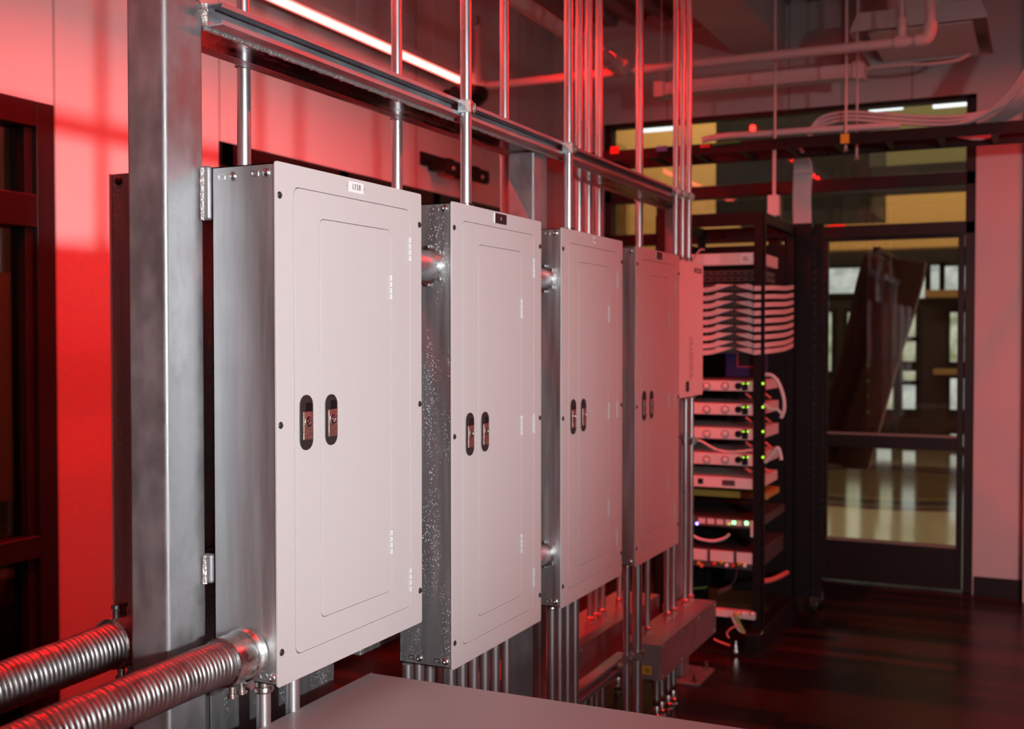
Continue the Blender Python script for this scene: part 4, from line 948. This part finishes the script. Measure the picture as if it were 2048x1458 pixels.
# sprinkler pipes
PY = 5.55
za = aY(1845, 80, PY).z; xa_ = aY(1858, 85, PY).x; xl = aY(955, 170, PY).x
t = thing('sprinkler_pipe', 'pale sprinkler pipe crossing the room under the ceiling with an upturned elbow', 'pipe', ((xa_+xl)/2, PY, za-.03))
rp = .024
build('run', MB().cyl((xl, PY, za), (xa_, PY, za), rp, 16), M['white_pipe'], t)
for x in (xl, xa_):
    s = 1 if x == xl else -1
    el = [(x+s*.06, PY, za), (x+s*.02, PY, za+.004), (x-s*.0, PY, za+.028), (x-s*.004, PY, za+.075)]
    build('elbow', MB().prof(spline(el, 6), rp*1.32, 16), M['white_pipe'], t)
    build('riser', MB().cyl((x-s*.004, PY, za+.05), (x-s*.004, PY, ZC if s < 0 else za+.33), rp*.95, 16), M['white_pipe'], t)
xs_ = aY(1803, 90, PY).x
build('branch_tee', MB().cyl((xs_-.03, PY, za), (xs_+.03, PY, za), rp*1.35, 16).cyl((xs_, PY, za), (xs_, PY, za+.11), rp*.9, 12), M['white_pipe'], t)
build('sprinkler_stem', MB().cyl((xs_, PY, za+.1), (xs_, PY, ZC), .011, 10), M['white_pipe'], t)
build('joint_ring', MB().cyl((aY(1795, 90, PY).x-.006, PY, za), (aY(1795, 90, PY).x+.006, PY, za), rp*1.1, 16), M['black'], t)
build('sprinkler_head', MB().lathe((xl+.004, PY, za+.33), (0, 0, 1), [(0, .014), (.02, .014), (.03, .008), (.05, .008), (.052, .02), (.056, .02)], 10), M['zinc'], t)
xt = aY(1238, 150, PY).x
t = thing('main_pipe', 'thick pale pipe running along the ceiling toward the back wall', 'pipe', (xt, 4.8, za-.04))
build('run', MB().prof(spline([(xt, 3.98, ZC), (xt, 3.98, za+.14), (xt, 4.02, za+.06), (xt, 4.10, za+.03), (xt, 4.4, za+.03), (xt, PY-.09, za+.03)], 8), .034, 20), M['white_pipe'], t)
build('elbow', MB().prof(spline([(xt, PY-.16, za+.03), (xt, PY-.10, za+.028), (xt+.03, PY-.06, za+.012), (xt+.06, PY-.055, za)], 6), .042, 16), M['white_pipe'], t)
build('coupling', MB().lathe((xt, PY-.35, za+.03), (0, 1, 0), [(0, .036), (0, .046), (.05, .046), (.05, .036)], 18), M['white_pipe'], t)
# unlit batten light and its feed pipe
LY = 6.25; a = aY(1315, 178, LY); b_ = aY(1726, 146, LY); zl = (a.z+b_.z)/2
t = thing('batten_light', 'unlit pale batten light hung in front of the back wall', 'light', ((a.x+b_.x)/2, LY, zl-.035), kind='thing')
build('housing', MB().box(a.x, b_.x, LY-.03, LY+.05, zl-.005, zl+.04), M['white'], t, .004)
build('reflector', MB().prism([(a.x, LY-.045, zl-.035), (a.x, LY+.065, zl-.035), (a.x, LY+.05, zl-.004), (a.x, LY-.03, zl-.004)], (b_.x-a.x, 0, 0)), M['white'], t, .002)
for s in (0, 1):
    x = a.x+.02 if s == 0 else b_.x-.02
    build('end_cap', MB().box(x-.03, x+.03, LY-.05, LY+.07, zl-.045, zl+.045), M['white'], t, .004)
    build('hanger', MB().cyl((x, LY+.01, zl+.04), (x, LY+.01, ZC), .004, 6), M['white_pipe'], t)
cable('thin pale pipe running from the batten light to under the square diffuser', [(b_.x+.012, LY, zl+.012), (b_.x+.2, LY, zl+.012), aY(1860, 128, LY), aY(1915, 120, LY), aY(1938, 108, LY+.02)], .009, 'white_pipe', 'pipe')
# second straight line of pipe on the back wall just below the ceiling
cable('thin straight pipe along the back wall close to the ceiling', [(XL+.002, YB-.0145, 3.47), (-1.762, YB-.0145, 3.47)], .014, 'white_pipe', 'pipe')
# square ceiling diffuser with round duct
dz_ = 3.06
n1 = aZ(1697, 62, dz_); n2 = aZ(1979, 35, dz_); f2 = aZ(1986, 108, dz_)
x0, x1, y0, y1 = (n1.x), (n2.x+f2.x)/2, (n1.y+n2.y)/2, f2.y
t = thing('air_diffuser', 'square metal air diffuser under a round duct near the ceiling', 'air diffuser', ((x0+x1)/2, (y0+y1)/2, dz_))
cx, cyy = (x0+x1)/2, (y0+y1)/2; rd = .19
sq = [(x0, y0), (x1, y0), (x1, y1), (x0, y1)]
m = MB(); vs = [(x, y, dz_) for x, y in sq]; ins = .035
vs += [(x0+ins, y0+ins, dz_+.10), (x1-ins, y0+ins, dz_+.10), (x1-ins, y1-ins, dz_+.10), (x0+ins, y1-ins, dz_+.10)]
k2 = .16
vs += [(x0+k2, y0+k2, dz_+.13), (x1-k2, y0+k2, dz_+.13), (x1-k2, y1-k2, dz_+.13), (x0+k2, y1-k2, dz_+.13)]
m.add(vs, [(i, (i+1) % 4, 4+(i+1) % 4, 4+i) for i in range(4)]+[(4+i, 4+(i+1) % 4, 8+(i+1) % 4, 8+i) for i in range(4)]+[(8, 9, 10, 11)])
o = build('pan', m, M['white'], t, 0, False); o.modifiers.new('thickness', 'SOLIDIFY').thickness = .004
build('plaque', MB().prism([(x, y, dz_+.006) for x, y in rr(x0+.075, x1-.075, y0+.10, y1-.04, .01, 3)], (0, 0, .012)), M['white'], t, .003)
for x, y in ((x0+.09, y0+.09), (x0+.30, y0+.11), (x1-.2, y0+.11)):
    build('plaque_bolt', MB().cyl((x, y, dz_+.018), (x, y, dz_+.10), .012, 10), M['zinc'], t)
build('duct', MB().cyl((cx, cyy, dz_+.13), (cx, cyy, ZC), rd, 40), M['white'], t)
build('duct_band', MB().lathe((cx, cyy, ZC-.14), (0, 0, 1), [(0, rd+.002), (0, rd+.012), (.04, rd+.012), (.04, rd+.002)], 40), M['white'], t)
build('duct_bracket', MB().box(cx+rd-.005, cx+rd+.07, cyy-.15, cyy-.10, ZC-.17, ZC-.14).box(cx-rd-.05, cx-rd+.005, cyy-.15, cyy-.10, ZC-.2, ZC-.15), M['white'], t, .003)
# wall bracket and dome on the left wall
yb0, yb1 = yX(892, -2.86, 345), yX(972, -2.86, 360); zb_ = aX(930, 346, -2.86).z
t = thing('wall_bracket', 'black wall bracket with two arms above the far left window', 'bracket', (-2.9, (yb0+yb1)/2, zb_-.03))
build('front_bar', MB().box(-2.87, -2.85, yb0, yb1, zb_-.03, zb_+.035), M['black'], t, .003)
build('arm', MB().box(-2.998, -2.87, yb0+.05, yb0+.12, zb_, zb_+.06), M['black'], t, .003)
build('arm', MB().box(-2.998, -2.87, yb1-.12, yb1-.05, zb_, zb_+.06), M['black'], t, .003)
build('wall_plate', MB().box(-2.999, -2.985, yb0-.04, yb1+.30, zb_+.02, zb_+.09), M['black'], t, .003)
for y in (yb0+.06, yb1-.07): build('bolt', MB().lathe((-2.85, y, zb_), (1, 0, 0), [(0, .013), (.008, .011), (.009, .003)], 10), M['zinc'], t)
p = aX(938, 196, -2.86)
t = thing('dome_camera', 'black dome camera on the left wall beyond the end of the light strip', 'camera', (p.x, p.y, p.z-.06))
build('base', MB().box(-2.999, -2.87, p.y-.05, p.y+.05, p.z+.0, p.z+.05), M['blackp'], t, .01)
build('dome', MB().lathe((p.x, p.y, p.z+.05), (0, 0, -1), [(0, .105), (.03, .11), (.06, .10), (.09, .07), (.105, .03), (.108, .002)], 24), M['blackp'], t)

# ------------------------------------------------------------------ red light strips
def led_strip(label, x, y0, y1, z, side, mat, plate, both=False, hw=.018):
    t = thing('light_strip', label, 'light strip', (x, (y0+y1)/2, z-.02), kind='thing')
    build('lens', MB().box(x-hw, x+hw, y0, y1, z-hw, z+.016), M[mat], t, 0, False)
    h = MB().box(x-.024, x+.024, y0-.004, y1+.004, z+.0165, z+.05)
    if plate: h.box(x-side*.019-.003, x-side*.019+.003, y0-.004, y1+.004, z-plate, z+.05)
    if both: h.box(x+side*.022-.003, x+side*.022+.003, y0-.004, y1+.004, z-plate, z+.05)
    build('housing', h, M['white'], t)
    for y in [y0+.3+(y1-y0-.6)*k/4 for k in range(5)]: build('hanger', MB().cyl((x, y, z+.05), (x, y, ZC), .003, 6), M['white_pipe'], t)
    return t
pe = aX(921, 163, -2.9)
led_strip('long glowing red light strip high along the left wall', -2.9, 2.0, pe.y, pe.z, 1, 'led', .010, False, .009)
led_strip('added red light strip overhead on the right, beyond the picture edge', .60, 3.8, 5.8, 3.10, -1, 'led2', .018, True)  # unseen strip added to redden the far panels and control box
led_strip('added red light strip overhead behind the frame, above the picture', -2.15, .8, 5.0, 3.22, -1, 'led3', .042, True)  # unseen strip added to wash the left wall red
led_strip('added red light strip overhead above the low cabinet, above the picture', -.5, -.6, 1.0, 3.22, -1, 'led4', .018, True)  # unseen strip added to redden the cabinet top

# ------------------------------------------------------------------ lights
def look(o, target):
    d = Vector(target)-o.location; o.rotation_euler = d.to_track_quat('-Z', 'Y').to_euler()
KL = (2.0, -.6, 1.80)
for nm, e, size, tgt in (('key_flash', 795, 33.5, (-1.25, 1.98, 1.50)), ('key_spill', 55, 150, (-1.6, 3.0, 1.55)), ('key_far', 330, 38, (-.75, 7.0, .85))):
    kd = bpy.data.lights.new(nm, 'SPOT'); k = bpy.data.objects.new(nm, kd); COL.objects.link(k)
    k.location = KL; kd.energy = e; kd.color = (.955, .985, 1); kd.spot_size = math.radians(size); kd.spot_blend = 1.0; kd.shadow_soft_size = .09
    look(k, tgt)
hd = bpy.data.lights.new('hall_light', 'AREA'); h = bpy.data.objects.new('hall_light', hd); COL.objects.link(h)
h.location = (-1.5, 10.8, 4.5); hd.shape = 'RECTANGLE'; hd.size = 6; hd.size_y = 5; hd.energy = 460; hd.color = (1, .86, .62)
pd = bpy.data.lights.new('passage_light', 'AREA'); p = bpy.data.objects.new('passage_light', pd); COL.objects.link(p)
p.location = (XL-1.3, 5.0, 2.9); pd.shape = 'RECTANGLE'; pd.size = .6; pd.size_y = 5; pd.energy = 9; pd.color = (1, .75, .45)

wd = bpy.data.worlds.new('world'); sc.world = wd; wd.use_nodes = True
wd.node_tree.nodes['Background'].inputs[0].default_value = (.02, .018, .018, 1)
vs_ = sc.view_settings; vs_.view_transform = 'Standard'; vs_.look = 'None'; vs_.exposure = 0; vs_.gamma = 1; vs_.use_curve_mapping = False
